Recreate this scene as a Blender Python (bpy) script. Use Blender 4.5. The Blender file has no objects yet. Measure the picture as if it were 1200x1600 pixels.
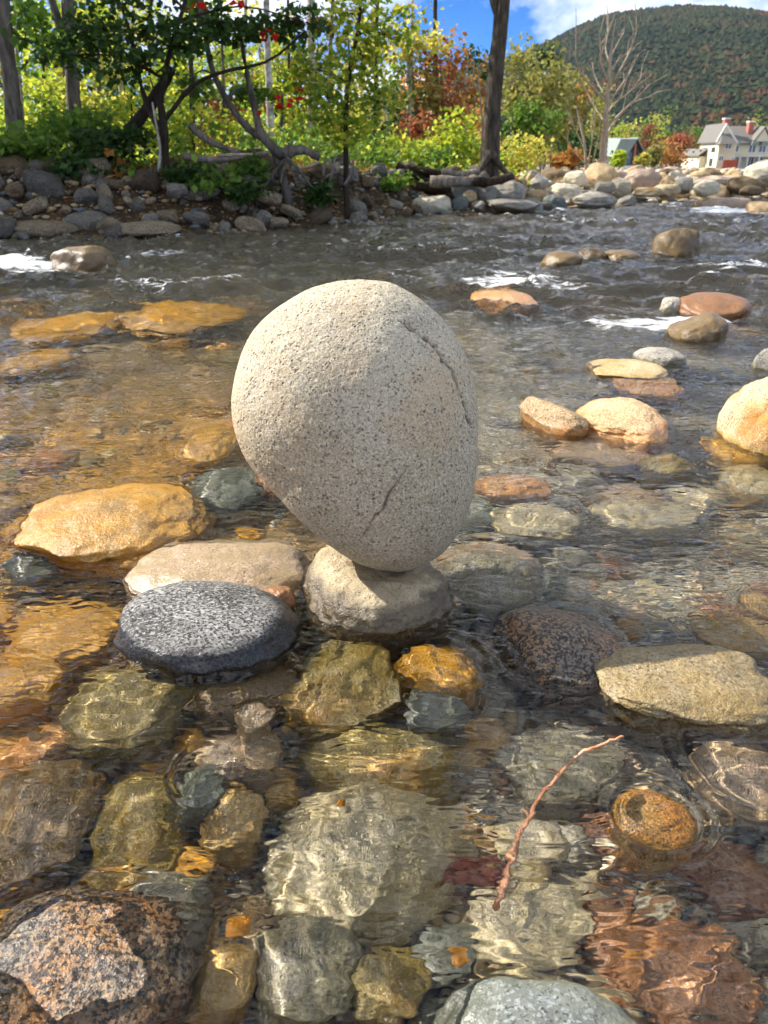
import bpy, bmesh, math, random
import numpy as np
from mathutils import Vector

# ------------------------------------------------------------------ camera, sky, sun, exposure
scene = bpy.context.scene
COL = scene.collection
R = math.radians
F_PX, PITCH, CAM_H = 1202.0, R(24.5), 0.60          # focal length in photo pixels, downward tilt, height over water

cam_d = bpy.data.cameras.new('camera')
cam = bpy.data.objects.new('camera', cam_d); COL.objects.link(cam)
cam.location = (0, 0, CAM_H); cam.rotation_euler = (R(90) - PITCH, 0, 0)
cam_d.sensor_fit = 'VERTICAL'; cam_d.sensor_height = 24.0; cam_d.sensor_width = 18.0
cam_d.lens = 24.0 * F_PX / 1600.0
cam_d.clip_start = 0.02; cam_d.clip_end = 6000
cam_d.dof.use_dof = True; cam_d.dof.focus_distance = 1.08; cam_d.dof.aperture_fstop = 8.0
scene.camera = cam

SUN_EL, SUN_DIR = R(40), Vector((-0.93, 0.37, 0)).normalized()
SUN_AZ = math.atan2(SUN_DIR.x, SUN_DIR.y)            # clockwise from +Y
world = bpy.data.worlds.new('World'); scene.world = world; world.use_nodes = True
wn, wl = world.node_tree.nodes, world.node_tree.links
wn.clear()
w_out = wn.new('ShaderNodeOutputWorld'); w_bg = wn.new('ShaderNodeBackground')
sky = wn.new('ShaderNodeTexSky'); sky.sky_type = 'NISHITA'; sky.sun_disc = False
sky.sun_elevation = SUN_EL; sky.sun_rotation = SUN_AZ
sky.air_density = 0.26; sky.dust_density = 0.0; sky.ozone_density = 5.0
w_tc = wn.new('ShaderNodeTexCoord')
w_map = wn.new('ShaderNodeMapping'); w_map.inputs['Scale'].default_value = (1.0, 1.0, 2.1)
w_map.inputs['Location'].default_value = (0.23, 2.02, 8.19)
w_no = wn.new('ShaderNodeTexNoise'); w_no.inputs['Scale'].default_value = 3.4; w_no.inputs['Detail'].default_value = 9
w_no.inputs['Roughness'].default_value = 0.56; w_no.inputs['Distortion'].default_value = 0.25
w_rp = wn.new('ShaderNodeValToRGB'); w_rp.color_ramp.elements[0].position = 0.44; w_rp.color_ramp.elements[1].position = 0.58
w_mix = wn.new('ShaderNodeMix'); w_mix.data_type = 'RGBA'
w_sat = wn.new('ShaderNodeHueSaturation'); w_sat.inputs['Saturation'].default_value = 1.25
w_mix.inputs[7].default_value = (5.4, 5.6, 6.0, 1)      # sunlit cloud radiance beside the physically bright sky
wl.new(w_tc.outputs['Generated'], w_map.inputs['Vector']); wl.new(w_map.outputs[0], w_no.inputs['Vector'])
wl.new(w_no.outputs['Fac'], w_rp.inputs[0]); wl.new(w_rp.outputs[0], w_mix.inputs[0])
wl.new(sky.outputs[0], w_sat.inputs['Color']); wl.new(w_sat.outputs[0], w_mix.inputs[6])
wl.new(w_mix.outputs[2], w_bg.inputs['Color']); w_bg.inputs['Strength'].default_value = 0.14
wl.new(w_bg.outputs[0], w_out.inputs['Surface'])

sun_d = bpy.data.lights.new('sun', 'SUN'); sun_d.energy = 4.6; sun_d.angle = R(0.55); sun_d.color = (1.0, 0.95, 0.88)
sun = bpy.data.objects.new('sun', sun_d); COL.objects.link(sun)
to_sun = Vector((SUN_DIR.x * math.cos(SUN_EL), SUN_DIR.y * math.cos(SUN_EL), math.sin(SUN_EL)))
sun.rotation_euler = to_sun.to_track_quat('Z', 'Y').to_euler()
sun_d.cycles.is_caustics_light = True                   # sunlight refracts through the water onto the bed
scene.view_settings.view_transform = 'Standard'; scene.view_settings.look = 'None'
scene.view_settings.gamma = 1.0; scene.view_settings.use_curve_mapping = False
scene.view_settings.exposure = 1.05
scene.cycles.use_denoising = True
scene.cycles.use_adaptive_sampling = True; scene.cycles.adaptive_threshold = 0.03
scene.cycles.max_bounces = 8; scene.cycles.volume_bounces = 0; scene.cycles.transparent_max_bounces = 12
scene.cycles.caustics_refractive = True; scene.cycles.caustics_reflective = False
scene.cycles.sample_clamp_indirect = 6.0; scene.cycles.blur_glossy = 0.3

# ------------------------------------------------------------------ helpers
rng = np.random.default_rng(7)
random.seed(7)
CP, SP = math.cos(PITCH), math.sin(PITCH)

def ray(x, y):
    u, v = (x - 600) / F_PX, (800 - y) / F_PX
    return np.array([u, CP + v * SP, -SP + v * CP])

def on_z(x, y, z=0.0):
    d = ray(x, y); t = (z - CAM_H) / d[2]
    return np.array([0, 0, CAM_H]) + d * t

def on_y(x, y, Y):
    d = ray(x, y); return np.array([0, 0, CAM_H]) + d * (Y / d[1])

def pix_size(p):
    """photo pixels to metres at point p"""
    q = np.asarray(p) - np.array([0, 0, CAM_H]); return (q[1] * CP - q[2] * SP) / F_PX

def lin(c):
    if isinstance(c, str): c = [int(c[i:i+2], 16) / 255 for i in (0, 2, 4)]
    return tuple((x / 12.92 if x <= 0.04045 else ((x + 0.055) / 1.055) ** 2.4) for x in c)

_perm = np.random.default_rng(3).permutation(256); _perm = np.concatenate([_perm, _perm, _perm])
_grad = np.random.default_rng(4).normal(size=(256, 3)); _grad /= np.linalg.norm(_grad, axis=1)[:, None]
def pnoise(p):
    p = np.asarray(p, float); i = np.floor(p).astype(int); f = p - i; i &= 255
    u = f * f * f * (f * (f * 6 - 15) + 10); out = 0
    for dx in (0, 1):
        for dy in (0, 1):
            for dz in (0, 1):
                h = _perm[_perm[_perm[(i[:, 0] + dx) & 255] + ((i[:, 1] + dy) & 255)] + ((i[:, 2] + dz) & 255)] & 255
                g = _grad[h]; d = f - np.array([dx, dy, dz])
                w = (u[:, 0] if dx else 1 - u[:, 0]) * (u[:, 1] if dy else 1 - u[:, 1]) * (u[:, 2] if dz else 1 - u[:, 2])
                out = out + w * (g * d).sum(1)
    return out * 1.6
def fbm(p, oct=3, gain=0.5, lac=2.03):
    p = np.asarray(p, float); a, s, o = 1.0, 1.0, 0
    for k in range(oct):
        o = o + a * pnoise(p * s + 17.3 * k); a *= gain; s *= lac
    return o
def n2(x, y, sx, sy=None, seed=0, oct=2):
    sy = sx if sy is None else sy
    x = np.asarray(x, float); y = np.asarray(y, float)
    return fbm(np.stack([x / sx, y / sy, np.full_like(x, seed * 3.77 + .31)], 1), oct)
def sstep(a, b, x):
    t = np.clip((np.asarray(x, float) - a) / (b - a), 0, 1); return t * t * (3 - 2 * t)

def mesh_np(name, verts, faces, smooth=True, mats=()):
    """faces: int array (n,3) or (n,4), or a list of lists"""
    me = bpy.data.meshes.new(name)
    verts = np.asarray(verts, np.float32)
    if isinstance(faces, np.ndarray):
        n, k = faces.shape
        me.vertices.add(len(verts)); me.vertices.foreach_set('co', verts.ravel())
        me.loops.add(n * k); me.loops.foreach_set('vertex_index', faces.astype(np.int32).ravel())
        me.polygons.add(n); me.polygons.foreach_set('loop_start', np.arange(0, n * k, k, dtype=np.int32))
        me.polygons.foreach_set('loop_total', np.full(n, k, np.int32))
        me.update(calc_edges=True)
    else:
        me.from_pydata([tuple(v) for v in verts], [], [tuple(f) for f in faces])
    me.polygons.foreach_set('use_smooth', np.full(len(me.polygons), smooth))
    for m in mats: me.materials.append(m)
    me.update()
    return me

def link(name, me, parent=None, loc=None, label=None, cat=None, group=None, kind=None, receiver=False):
    o = bpy.data.objects.new(name, me); COL.objects.link(o)
    if parent is not None: o.parent = parent
    if loc is not None: o.location = loc
    tag(o, label, cat, group, kind)
    if receiver: o.cycles.is_caustics_receiver = True
    return o

def tag(o, label=None, cat=None, group=None, kind=None):
    if label: o['label'] = label
    if cat: o['category'] = cat
    if group: o['group'] = group
    if kind: o['kind'] = kind
    return o

def empty(name, loc, label=None, cat=None, group=None, rz=0):
    o = bpy.data.objects.new(name, None); COL.objects.link(o); o.location = loc; o.rotation_euler = (0, 0, rz)
    return tag(o, label, cat, group)

class MB:
    """collects tubes, boxes and faces of one part"""
    def __init__(s): s.v, s.f, s.n = [], [], 0
    def add(s, v, f):
        s.v.append(np.asarray(v, float)); s.f += [[i + s.n for i in q] for q in f]; s.n += len(v)
    def tube(s, pts, rad, sides=8, cap=True, wob=0.0):
        pts = np.asarray(pts, float); n = len(pts); rad = np.broadcast_to(np.asarray(rad, float), (n,))
        t = np.gradient(pts, axis=0); t /= np.linalg.norm(t, axis=1)[:, None] + 1e-12
        ref = np.array([0.31, 0.9, 0.2]) if abs(t[0][2]) > .8 else np.array([0, 0, 1.0])
        vs = []
        a = np.linspace(0, 2 * math.pi, sides, endpoint=False)
        for k in range(n):
            e = np.cross(t[k], ref); e /= np.linalg.norm(e) + 1e-12; g = np.cross(t[k], e); ref = ref if abs(np.dot(t[k], ref)) < .95 else g
            rr = rad[k] * (1 + wob * rng.normal(size=sides))
            vs.append(pts[k] + rr[:, None] * (np.cos(a)[:, None] * e + np.sin(a)[:, None] * g))
        f = [[k * sides + i, k * sides + (i + 1) % sides, (k + 1) * sides + (i + 1) % sides, (k + 1) * sides + i] for k in range(n - 1) for i in range(sides)]
        if cap: f += [list(range(sides))[::-1], [(n - 1) * sides + i for i in range(sides)]]
        s.add(np.concatenate(vs), f)
    def box(s, x0, x1, y0, y1, z0, z1):
        s.add([(x, y, z) for z in (z0, z1) for y in (y0, y1) for x in (x0, x1)],
              [[0, 2, 3, 1], [4, 5, 7, 6], [0, 1, 5, 4], [2, 6, 7, 3], [0, 4, 6, 2], [1, 3, 7, 5]])
    def prism(s, poly, off):
        """closed solid from a 3-D polygon pushed by the vector off"""
        p = np.asarray(poly, float); n = len(p)
        s.add(np.concatenate([p, p + np.asarray(off, float)]), [list(range(n))[::-1], list(range(n, 2 * n))] + [[i, (i + 1) % n, n + (i + 1) % n, n + i] for i in range(n)])
    def build(s, name, mat, parent=None, smooth=True, **k):
        return link(name, mesh_np(name, np.concatenate(s.v), s.f, smooth, [mat]), parent, **k)

def curve_pts(ctrl, n=24):
    """Catmull-Rom through control points"""
    c = np.asarray(ctrl, float); c = np.vstack([2 * c[0] - c[1], c, 2 * c[-1] - c[-2]]); out = []
    for t in np.linspace(0, len(c) - 3 - 1e-6, n):
        i = int(t); u = t - i; p0, p1, p2, p3 = c[i:i + 4]
        out.append(.5 * (2 * p1 + (p2 - p0) * u + (2 * p0 - 5 * p1 + 4 * p2 - p3) * u * u + (3 * p1 - p0 - 3 * p2 + p3) * u ** 3))
    return np.array(out)

_ico = {}
def ico(sub):
    if sub == 0: return np.array([(1, 0, 0), (0, 1, 0), (-1, 0, 0), (0, -1, 0), (0, 0, 1), (0, 0, -1)], float), np.array([(0, 1, 4), (1, 2, 4), (2, 3, 4), (3, 0, 4), (1, 0, 5), (2, 1, 5), (3, 2, 5), (0, 3, 5)])
    if sub not in _ico:
        bm = bmesh.new(); bmesh.ops.create_icosphere(bm, subdivisions=sub, radius=1.0)
        v = np.array([w.co[:] for w in bm.verts]); f = np.array([[w.index for w in q.verts] for q in bm.faces]); bm.free()
        _ico[sub] = (v / np.linalg.norm(v, axis=1)[:, None], f)
    return _ico[sub]

# ------------------------------------------------------------------ node helpers
class NT:
    def __init__(s, name):
        s.m = bpy.data.materials.new(name); s.m.use_nodes = True; s.t = s.m.node_tree; s.t.nodes.clear()
        s.out = s.N('ShaderNodeOutputMaterial')
    def N(s, typ, **kw):
        n = s.t.nodes.new(typ)
        for k, v in kw.items(): setattr(n, k, v)
        return n
    def set(s, n, **kw):
        for k, v in kw.items():
            k = k.replace('_', ' ')
            s.put(n.inputs[k], v)
        return n
    def put(s, sock, v):
        if hasattr(v, 'is_output') or isinstance(v, bpy.types.NodeSocket): s.t.links.new(v, sock)
        elif isinstance(v, tuple) and len(v) == 3 and sock.type == 'RGBA': sock.default_value = (*v, 1)
        else: sock.default_value = v
    def noise(s, vec, scale, detail=3, rough=.55, dist=0.0):
        n = s.N('ShaderNodeTexNoise'); s.set(n, Scale=scale, Detail=detail, Roughness=rough, Distortion=dist)
        if vec is not None: s.put(n.inputs['Vector'], vec)
        return n.outputs['Fac']
    def vor(s, vec, scale, out='Distance', rnd=1.0):
        n = s.N('ShaderNodeTexVoronoi'); s.set(n, Scale=scale, Randomness=rnd)
        if vec is not None: s.put(n.inputs['Vector'], vec)
        return n.outputs[out]
    def ramp(s, fac, stops, interp='LINEAR'):
        n = s.N('ShaderNodeValToRGB'); cr = n.color_ramp; cr.interpolation = interp
        while len(cr.elements) > 1: cr.elements.remove(cr.elements[0])
        for i, (p, c) in enumerate(stops):
            e = cr.elements[0] if i == 0 else cr.elements.new(p)
            e.position = p; e.color = (c, c, c, 1) if isinstance(c, (int, float)) else (*c, 1)
        s.put(n.inputs[0], fac); return n.outputs[0]
    def mix(s, fac, a, b, blend='MIX'):
        n = s.N('ShaderNodeMix', data_type='RGBA', blend_type=blend)
        s.put(n.inputs[0], fac); s.put(n.inputs[6], a); s.put(n.inputs[7], b); return n.outputs[2]
    def math(s, op, a, b=0.0, clamp=False):
        n = s.N('ShaderNodeMath', operation=op, use_clamp=clamp); s.put(n.inputs[0], a); s.put(n.inputs[1], b); return n.outputs[0]
    def mapr(s, v, a, b, c=0.0, d=1.0):
        n = s.N('ShaderNodeMapRange'); s.put(n.inputs[0], v)
        for i, q in enumerate((a, b, c, d)): s.put(n.inputs[i + 1], q)
        return n.outputs[0]
    def bump(s, h, strength=.5, dist=.01, normal=None):
        n = s.N('ShaderNodeBump'); s.set(n, Strength=strength, Distance=dist); s.put(n.inputs['Height'], h)
        if normal is not None: s.put(n.inputs['Normal'], normal)
        return n.outputs[0]
    def bsdf(s, col, rough=.7, normal=None, spec=.4, **kw):
        n = s.N('ShaderNodeBsdfPrincipled'); s.put(n.inputs['Base Color'], col); s.put(n.inputs['Roughness'], rough)
        s.put(n.inputs['Specular IOR Level'], spec)
        if normal is not None: s.put(n.inputs['Normal'], normal)
        for k, v in kw.items(): s.put(n.inputs[k.replace('_', ' ')], v)
        return n.outputs[0]
    def done(s, sh): s.t.links.new(sh, s.out.inputs['Surface']); return s.m

def stone_mat(name, c1, c2, fleck=None, fleck_amt=.35, fleck_scale=160, pale=None, grain=.35, bump=.5, algae=None, wet_top=.012, wet_dark=.55, vary=.25, pits=0.0, patch_scale=9, stain=None, groove=False, mottle=.45, grainy=None, stain_amt=.85):
    """river stone: two-tone body, mineral grain, dark flecks, dry above the splash line and dark, glossy and algae-stained below it"""
    t = NT(name); tc = t.N('ShaderNodeTexCoord'); oi = t.N('ShaderNodeObjectInfo'); geo = t.N('ShaderNodeNewGeometry')
    ofs = t.N('ShaderNodeVectorMath', operation='MULTIPLY_ADD'); cmb = t.N('ShaderNodeCombineXYZ')
    for i in range(3): t.put(cmb.inputs[i], oi.outputs['Random'])
    vt = t.N('ShaderNodeVectorTransform', vector_type='VECTOR', convert_from='OBJECT', convert_to='WORLD')
    t.put(vt.inputs[0], tc.outputs['Object'])
    t.put(ofs.inputs[0], cmb.outputs[0]); ofs.inputs[1].default_value = (31, 57, 83); t.put(ofs.inputs[2], vt.outputs[0])
    v = ofs.outputs[0]
    if grainy:                                           # foliated rock: minerals drawn out in one direction
        mpg = t.N('ShaderNodeMapping'); mpg.inputs['Rotation'].default_value = (.4, .5, .6); mpg.inputs['Scale'].default_value = grainy; t.put(mpg.inputs[0], v); v = mpg.outputs[0]
    big = t.noise(v, patch_scale, 3, .6)
    col = t.mix(t.ramp(big, [(.38, 0.0), (.62, 1.0)]), lin(c1), lin(c2))
    g = t.noise(v, 300, 3, .7)
    col = t.mix(grain, col, t.ramp(g, [(.3, .25), (.5, .85), (.7, 1.5)]), 'MULTIPLY')
    col = t.mix(mottle, col, t.ramp(t.noise(v, 42, 5, .7), [(.30, .45), (.5, .95), (.68, 1.35)]), 'MULTIPLY')
    if pale: col = t.mix(t.ramp(t.noise(v, fleck_scale * .8, 2, .6), [(.54, 0.0), (.60, .75)]), col, lin(pale))
    if fleck:
        fl = t.noise(v, fleck_scale, 2, .65)
        col = t.mix(t.ramp(fl, [(.62 - fleck_amt * .3, 0.0), (.66 - fleck_amt * .3, .9)]), col, lin(fleck))
    if stain:
        col = t.mix(t.ramp(t.noise(v, 5.5, 4, .6), [(.50, 0.0), (.66, stain_amt)]), col, lin(stain))
    h = t.math('ADD', t.math('MULTIPLY', t.noise(v, 60, 4, .65), 1.0), t.math('MULTIPLY', g, .35))
    if pits:
        p = t.math('MULTIPLY', t.ramp(t.vor(v, 150), [(.16, 1.0), (.34, 0.0)]), t.ramp(t.noise(v, 85, 2), [(.47, 0.0), (.57, 1.0)]))
        col = t.mix(t.math('MULTIPLY', p, .55), col, lin('5a5145')); h = t.math('SUBTRACT', h, t.math('MULTIPLY', p, pits))
    if groove:
        a = t.N('ShaderNodeAttribute', attribute_name='groove'); col = t.mix(t.math('MULTIPLY', a.outputs['Fac'], .85), col, lin('3f372d'))
    hs = t.N('ShaderNodeHueSaturation'); t.put(hs.inputs['Color'], col)
    t.put(hs.inputs['Value'], t.mapr(oi.outputs['Random'], 0, 1, 1 - vary, 1 + vary)); col = hs.outputs[0]
    sep = t.N('ShaderNodeSeparateXYZ'); t.put(sep.inputs[0], geo.outputs['Position'])
    zz = t.math('ADD', sep.outputs['Z'], t.math('MULTIPLY', t.math('SUBTRACT', t.noise(v, 22, 3), .5), .03))
    wet = t.mapr(zz, wet_top - .006, wet_top + .006, 1.0, 0.0)
    wcol = t.mix(1.0, col, (wet_dark, wet_dark * .97, wet_dark * .9), 'MULTIPLY')
    if algae:
        am = t.ramp(t.noise(v, 14, 4, .65), [(.36, 0.25), (.6, 1.0)])
        wcol = t.mix(t.math('MULTIPLY', am, .75), wcol, t.mix(.6, lin(algae), t.ramp(g, [(.3, .3), (.7, 1.4)]), 'MULTIPLY'))
    col = t.mix(wet, col, wcol)
    rough = t.mapr(wet, 0, 1, .82, .28)
    return t.done(t.bsdf(col, rough, t.bump(h, bump, .006), t.mapr(wet, 0, 1, .25, .5)))
# ------------------------------------------------------------------ materials of the stones
M = {}
M['hero'] = stone_mat('granite_hero', 'c4b99f', 'b6a98c', fleck='6e6355', fleck_amt=.12, fleck_scale=330, pale='d6cab6', stain='c2a57c', stain_amt=.45, grain=.38, bump=.6, vary=0, pits=1.3, patch_scale=5, groove=True, mottle=.2)
M['base'] = stone_mat('granite_base', 'c6b593', 'b09e7c', fleck='6a5a48', fleck_amt=.12, fleck_scale=300, grain=.35, bump=.9, algae='4a3a1e', wet_top=.034, wet_dark=.42, vary=0, stain='8a775a')
M['dark'] = stone_mat('gneiss_dark', '97948e', '66635e', fleck='2a2826', fleck_amt=.36, fleck_scale=240, pale='b8b5af', grain=.5, bump=.5, wet_top=.032, wet_dark=.16, grainy=(.9, 1.45, 1.2), vary=0, patch_scale=11)
M['tan'] = stone_mat('granite_tan', 'c0a880', 'a8946f', fleck='5f503c', fleck_amt=.2, fleck_scale=260, pale='d4c4a4', stain='a8742e', algae='a8832f', bump=.6, wet_dark=1.0)
M['orange'] = stone_mat('granite_orange', 'c8ab82', 'b4966c', fleck='5d4936', fleck_amt=.2, fleck_scale=260, pale='dcc19c', algae='c07a26', bump=.6, wet_dark=1.0, wet_top=.024)
M['pink'] = stone_mat('granite_pink', 'c4a893', 'b39983', fleck='5b5248', fleck_amt=.2, fleck_scale=260, pale='d4c4b2', algae='a08a60', bump=.5, wet_dark=.8, wet_top=.05)
M['grey'] = stone_mat('granite_grey', 'a89f8e', '8e8676', fleck='484744', fleck_amt=.22, fleck_scale=280, pale='bdbab2', algae='77724f', bump=.5, wet_dark=1.0)
M['pale'] = stone_mat('granite_pale', 'd2c7ac', 'c0b598', fleck='6d6453', fleck_amt=.2, fleck_scale=240, pale='e2dac6', algae='b0a070', bump=.55, wet_dark=1.0)
M['olive'] = stone_mat('mossy_olive', '9c9062', '857b52', fleck='453e2a', fleck_amt=.25, fleck_scale=220, pale='b8ab7c', stain='a06e2c', algae='8f7830', bump=.7, wet_dark=1.0)
M['ochre'] = stone_mat('iron_ochre', 'd09e40', 'b88a38', fleck='5b4722', fleck_amt=.25, fleck_scale=240, pale='ddb868', algae='cf9423', bump=.6, wet_dark=1.0)
M['rust'] = stone_mat('iron_rust', 'ac7f5e', '94684c', fleck='4c3322', fleck_amt=.25, fleck_scale=260, pale='c6a080', algae='96683c', bump=.6, wet_dark=.8, wet_top=.12)
M['slate'] = stone_mat('slate_blue', '85887f', '6c706a', fleck='3f4443', fleck_amt=.15, fleck_scale=300, pale='9da4a2', algae='66684f', bump=.4, wet_dark=1.0)
M['brown'] = stone_mat('granite_brown', '8f7a5e', '7a674a', fleck='3d3224', fleck_amt=.26, fleck_scale=240, pale='ab9676', algae='7d6230', bump=.7, wet_dark=.7, wet_top=.12)
M['spotted'] = stone_mat('granite_spotted', 'c4966c', 'aa9c8c', fleck='2c2923', fleck_amt=.42, fleck_scale=210, pale='d6c6ac', algae='a07a40', bump=.8, wet_dark=.85, patch_scale=7)
M['egg'] = stone_mat('granite_egg', 'c07f2c', '8e7f46', fleck='5e4a22', fleck_amt=.28, fleck_scale=420, pale='dfa548', patch_scale=14, bump=.5, wet_dark=1.0, vary=0)
M['washed'] = stone_mat('granite_washed', 'b3a488', '978a70', fleck='57492f', fleck_amt=.24, fleck_scale=200, pale='c9b78f', algae='8a7138', bump=.9, wet_dark=.8, wet_top=.05, vary=0)
M['wetspot'] = stone_mat('granite_wet_spotted', 'a87844', '7d7468', fleck='211e1a', fleck_amt=.46, fleck_scale=210, pale='a88a62', bump=.9, wet_dark=.9, wet_top=.06, vary=0, patch_scale=9)
M['golden'] = stone_mat('granite_golden', 'b8965e', 'a2845a', fleck='55432c', fleck_amt=.28, fleck_scale=210, pale='d8bc8c', algae='c8902a', bump=.8, wet_dark=.8, wet_top=.045, vary=0, stain='a8782c', mottle=.6)
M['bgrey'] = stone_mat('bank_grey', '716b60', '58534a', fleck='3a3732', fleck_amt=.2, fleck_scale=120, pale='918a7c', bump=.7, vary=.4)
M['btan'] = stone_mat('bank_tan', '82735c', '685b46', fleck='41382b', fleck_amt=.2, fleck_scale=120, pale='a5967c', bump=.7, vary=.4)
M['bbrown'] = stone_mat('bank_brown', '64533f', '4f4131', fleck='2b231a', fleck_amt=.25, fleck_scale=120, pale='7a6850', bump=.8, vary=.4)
BEDMIX = ['tan', 'grey', 'pale', 'olive', 'ochre', 'brown', 'slate', 'pink', 'rust', 'orange', 'spotted']

# ------------------------------------------------------------------ stone shapes
def stone_verts(sub, seed, power=2.4, facet=4, lump=.10, fine=.012):
    r = np.random.default_rng(seed); v, f = ico(sub)
    s = (np.abs(v) ** power).sum(1) ** (-1 / power)
    p = v * s[:, None]
    for k in range(facet):
        n = r.normal(size=3); n /= np.linalg.norm(n); d = p @ n; c = r.uniform(.62, .88)
        over = np.maximum(d - c, 0); p = p - n * (over * .72)[:, None]
    o = r.uniform(0, 50, 3)
    rad = 1 + lump * fbm(v * 1.25 + o, 2) + lump * .35 * fbm(v * 3.1 + o, 2) + fine * fbm(v * 9 + o, 3, .6)
    p = p * rad[:, None]; p -= (p.max(0) + p.min(0)) / 2
    return p / (.97 * np.abs(p).max(0)), f

def rot(p, yaw=0, tilt=0, roll=0):
    cy, sy = math.cos(yaw), math.sin(yaw); ct, st = math.cos(tilt), math.sin(tilt); cr, sr = math.cos(roll), math.sin(roll)
    m = np.array([[cy, -sy, 0], [sy, cy, 0], [0, 0, 1]]) @ np.array([[1, 0, 0], [0, ct, -st], [0, st, ct]]) @ np.array([[cr, 0, sr], [0, 1, 0], [-sr, 0, cr]])
    return p @ m.T

STONES = []          # (x, y, rx, ry, ztop) of every placed stone, for spacing and for the water to ride over
def place_stone(name, c, radii, seed, mat, label, cat, group=None, sub=5, yaw=0, roll=0, tilt=0, deep=1.0, **kw):
    p, f = stone_verts(sub, seed, **kw)
    p = rot(p * np.asarray(radii), yaw, tilt, roll)
    p[:, 2] = np.where(p[:, 2] < 0, p[:, 2] * deep, p[:, 2])
    o = link(name, mesh_np(name, p, f, True, [M[mat]]), None, c, label, cat, group, receiver=True)
    STONES.append((c[0], c[1], radii[0], radii[1], c[2] + p[:, 2].max()))
    return o

def emergent(name, cx, ytop, ybot, w, seed, mat, label, group='boulders standing out of the river', asp=1.05, under=.55, cat='boulder', **kw):
    """a stone that breaks the surface: photo column, top row, waterline row and width give its place and size"""
    p = on_z(cx, ybot); s = pix_size(p); rx = w / 2 * s; ry = rx * asp
    yc = p[1] + ry * .8
    zt = max(on_y(cx, ytop, yc)[2], .006)
    for _ in range(4):                                   # the far slope of the dome, not its peak, makes the upper outline
        zt = max(zt, .006); al = math.atan2(CAM_H - zt, yc)
        want = on_y(cx, ytop, yc)[2]
        zt = math.sqrt(max(want ** 2 - (ry * math.tan(al)) ** 2 * .55, (want * .45) ** 2)) if want > 0 else .006
    c = (p[0] * yc / p[1], yc, -.1 * zt); rz = zt * 1.1
    kw.setdefault('deep', max(1.0, .16 / rz))
    return place_stone(name, c, (rx, ry, rz), seed, mat, label, cat, group, **kw)

def sunken(name, x0, x1, y0, y1, top, seed, mat, label, group='stones lying under the shallow water', cat='stone', asp=None, **kw):
    """a stone wholly under water: photo box and the depth of its crown"""
    cx, cy = (x0 + x1) / 2, (y0 + y1) / 2
    zc = top - .035; p = on_z(cx, cy, zc * .78); s = pix_size(p)
    rx = (x1 - x0) / 2 * s; al = math.atan2(CAM_H, p[1])
    half = (y1 - y0) / 2 * s
    rz = min(rx, half) * .62; ry = max(half ** 2 - (rz * math.cos(al)) ** 2, (.4 * half) ** 2) ** .5 / math.sin(al)
    ry = min(ry, rx * 1.9)
    kw.setdefault('deep', max(1.0, (.15 + top - rz) / rz))
    return place_stone(name, (p[0], p[1], top - rz), (rx, ry, rz), seed, mat, label, cat, group, **kw)
# ------------------------------------------------------------------ ground: river bed, banks, gravel bar, valley floor
_wl = np.array([on_z(x, y)[:2] for x, y in ((-250, 375), (0, 373), (180, 370), (300, 366), (450, 356), (560, 347), (640, 338), (840, 330), (900, 325), (1000, 318), (1200, 309), (1450, 303))])
def waterline(x): return np.interp(x, _wl[:, 0], _wl[:, 1])
def ground_z(x, y):
    x = np.asarray(x, float); y = np.asarray(y, float)
    d = y - waterline(x)
    left = 1 - sstep(-0.6, 0.6, x); right = sstep(1.6, 3.2, x); mid = np.clip(1 - left - right, 0, 1)
    bed = -.115 - .10 * sstep(1.2, 4, y) - .20 * sstep(2.8, 5.5, y) + .03 * n2(x.ravel(), y.ravel(), .5, seed=2).reshape(x.shape) + .05 * np.exp(-((x - .55) ** 2 + (y - .62) ** 2) / .06)
    bed = bed * sstep(-.02, 1.1, -d) - .015
    far = np.maximum(d - 12, 0)
    bank = left * (.52 * sstep(-.05, 1.15, d) + .03 * np.minimum(np.maximum(d - 1.1, 0), 30)) + mid * (.36 * sstep(-.05, 1.3, d) + .012 * np.minimum(np.maximum(d, 0), 30)) \
        + right * (.20 * sstep(-.05, 2.6, d) + .10 * sstep(3, 9, d) - .0085 * np.minimum(far, 165))
    rough = .03 * n2(x.ravel(), y.ravel(), .6, seed=5).reshape(x.shape) * sstep(0, .4, d)
    return np.where(d < 0, bed, bank + rough - .015)

def spaced(lo, hi, n, c, k):
    t = np.linspace(-1, 1, n); s = np.sinh(k * t) / np.sinh(k)
    return np.where(s < 0, c + s * (c - lo), c + s * (hi - c))
gx, gy = spaced(-2500, 2500, 241, 0.3, 10.0), spaced(-40, 3200, 300, 6, 6.8)
XX, YY = np.meshgrid(gx, gy); ZZ = ground_z(XX, YY)
def grid_faces(ny, nx):
    i = np.arange(ny - 1)[:, None] * nx + np.arange(nx - 1)[None, :]; i = i.ravel()
    return np.stack([i, i + 1, i + nx + 1, i + nx], 1)

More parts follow.
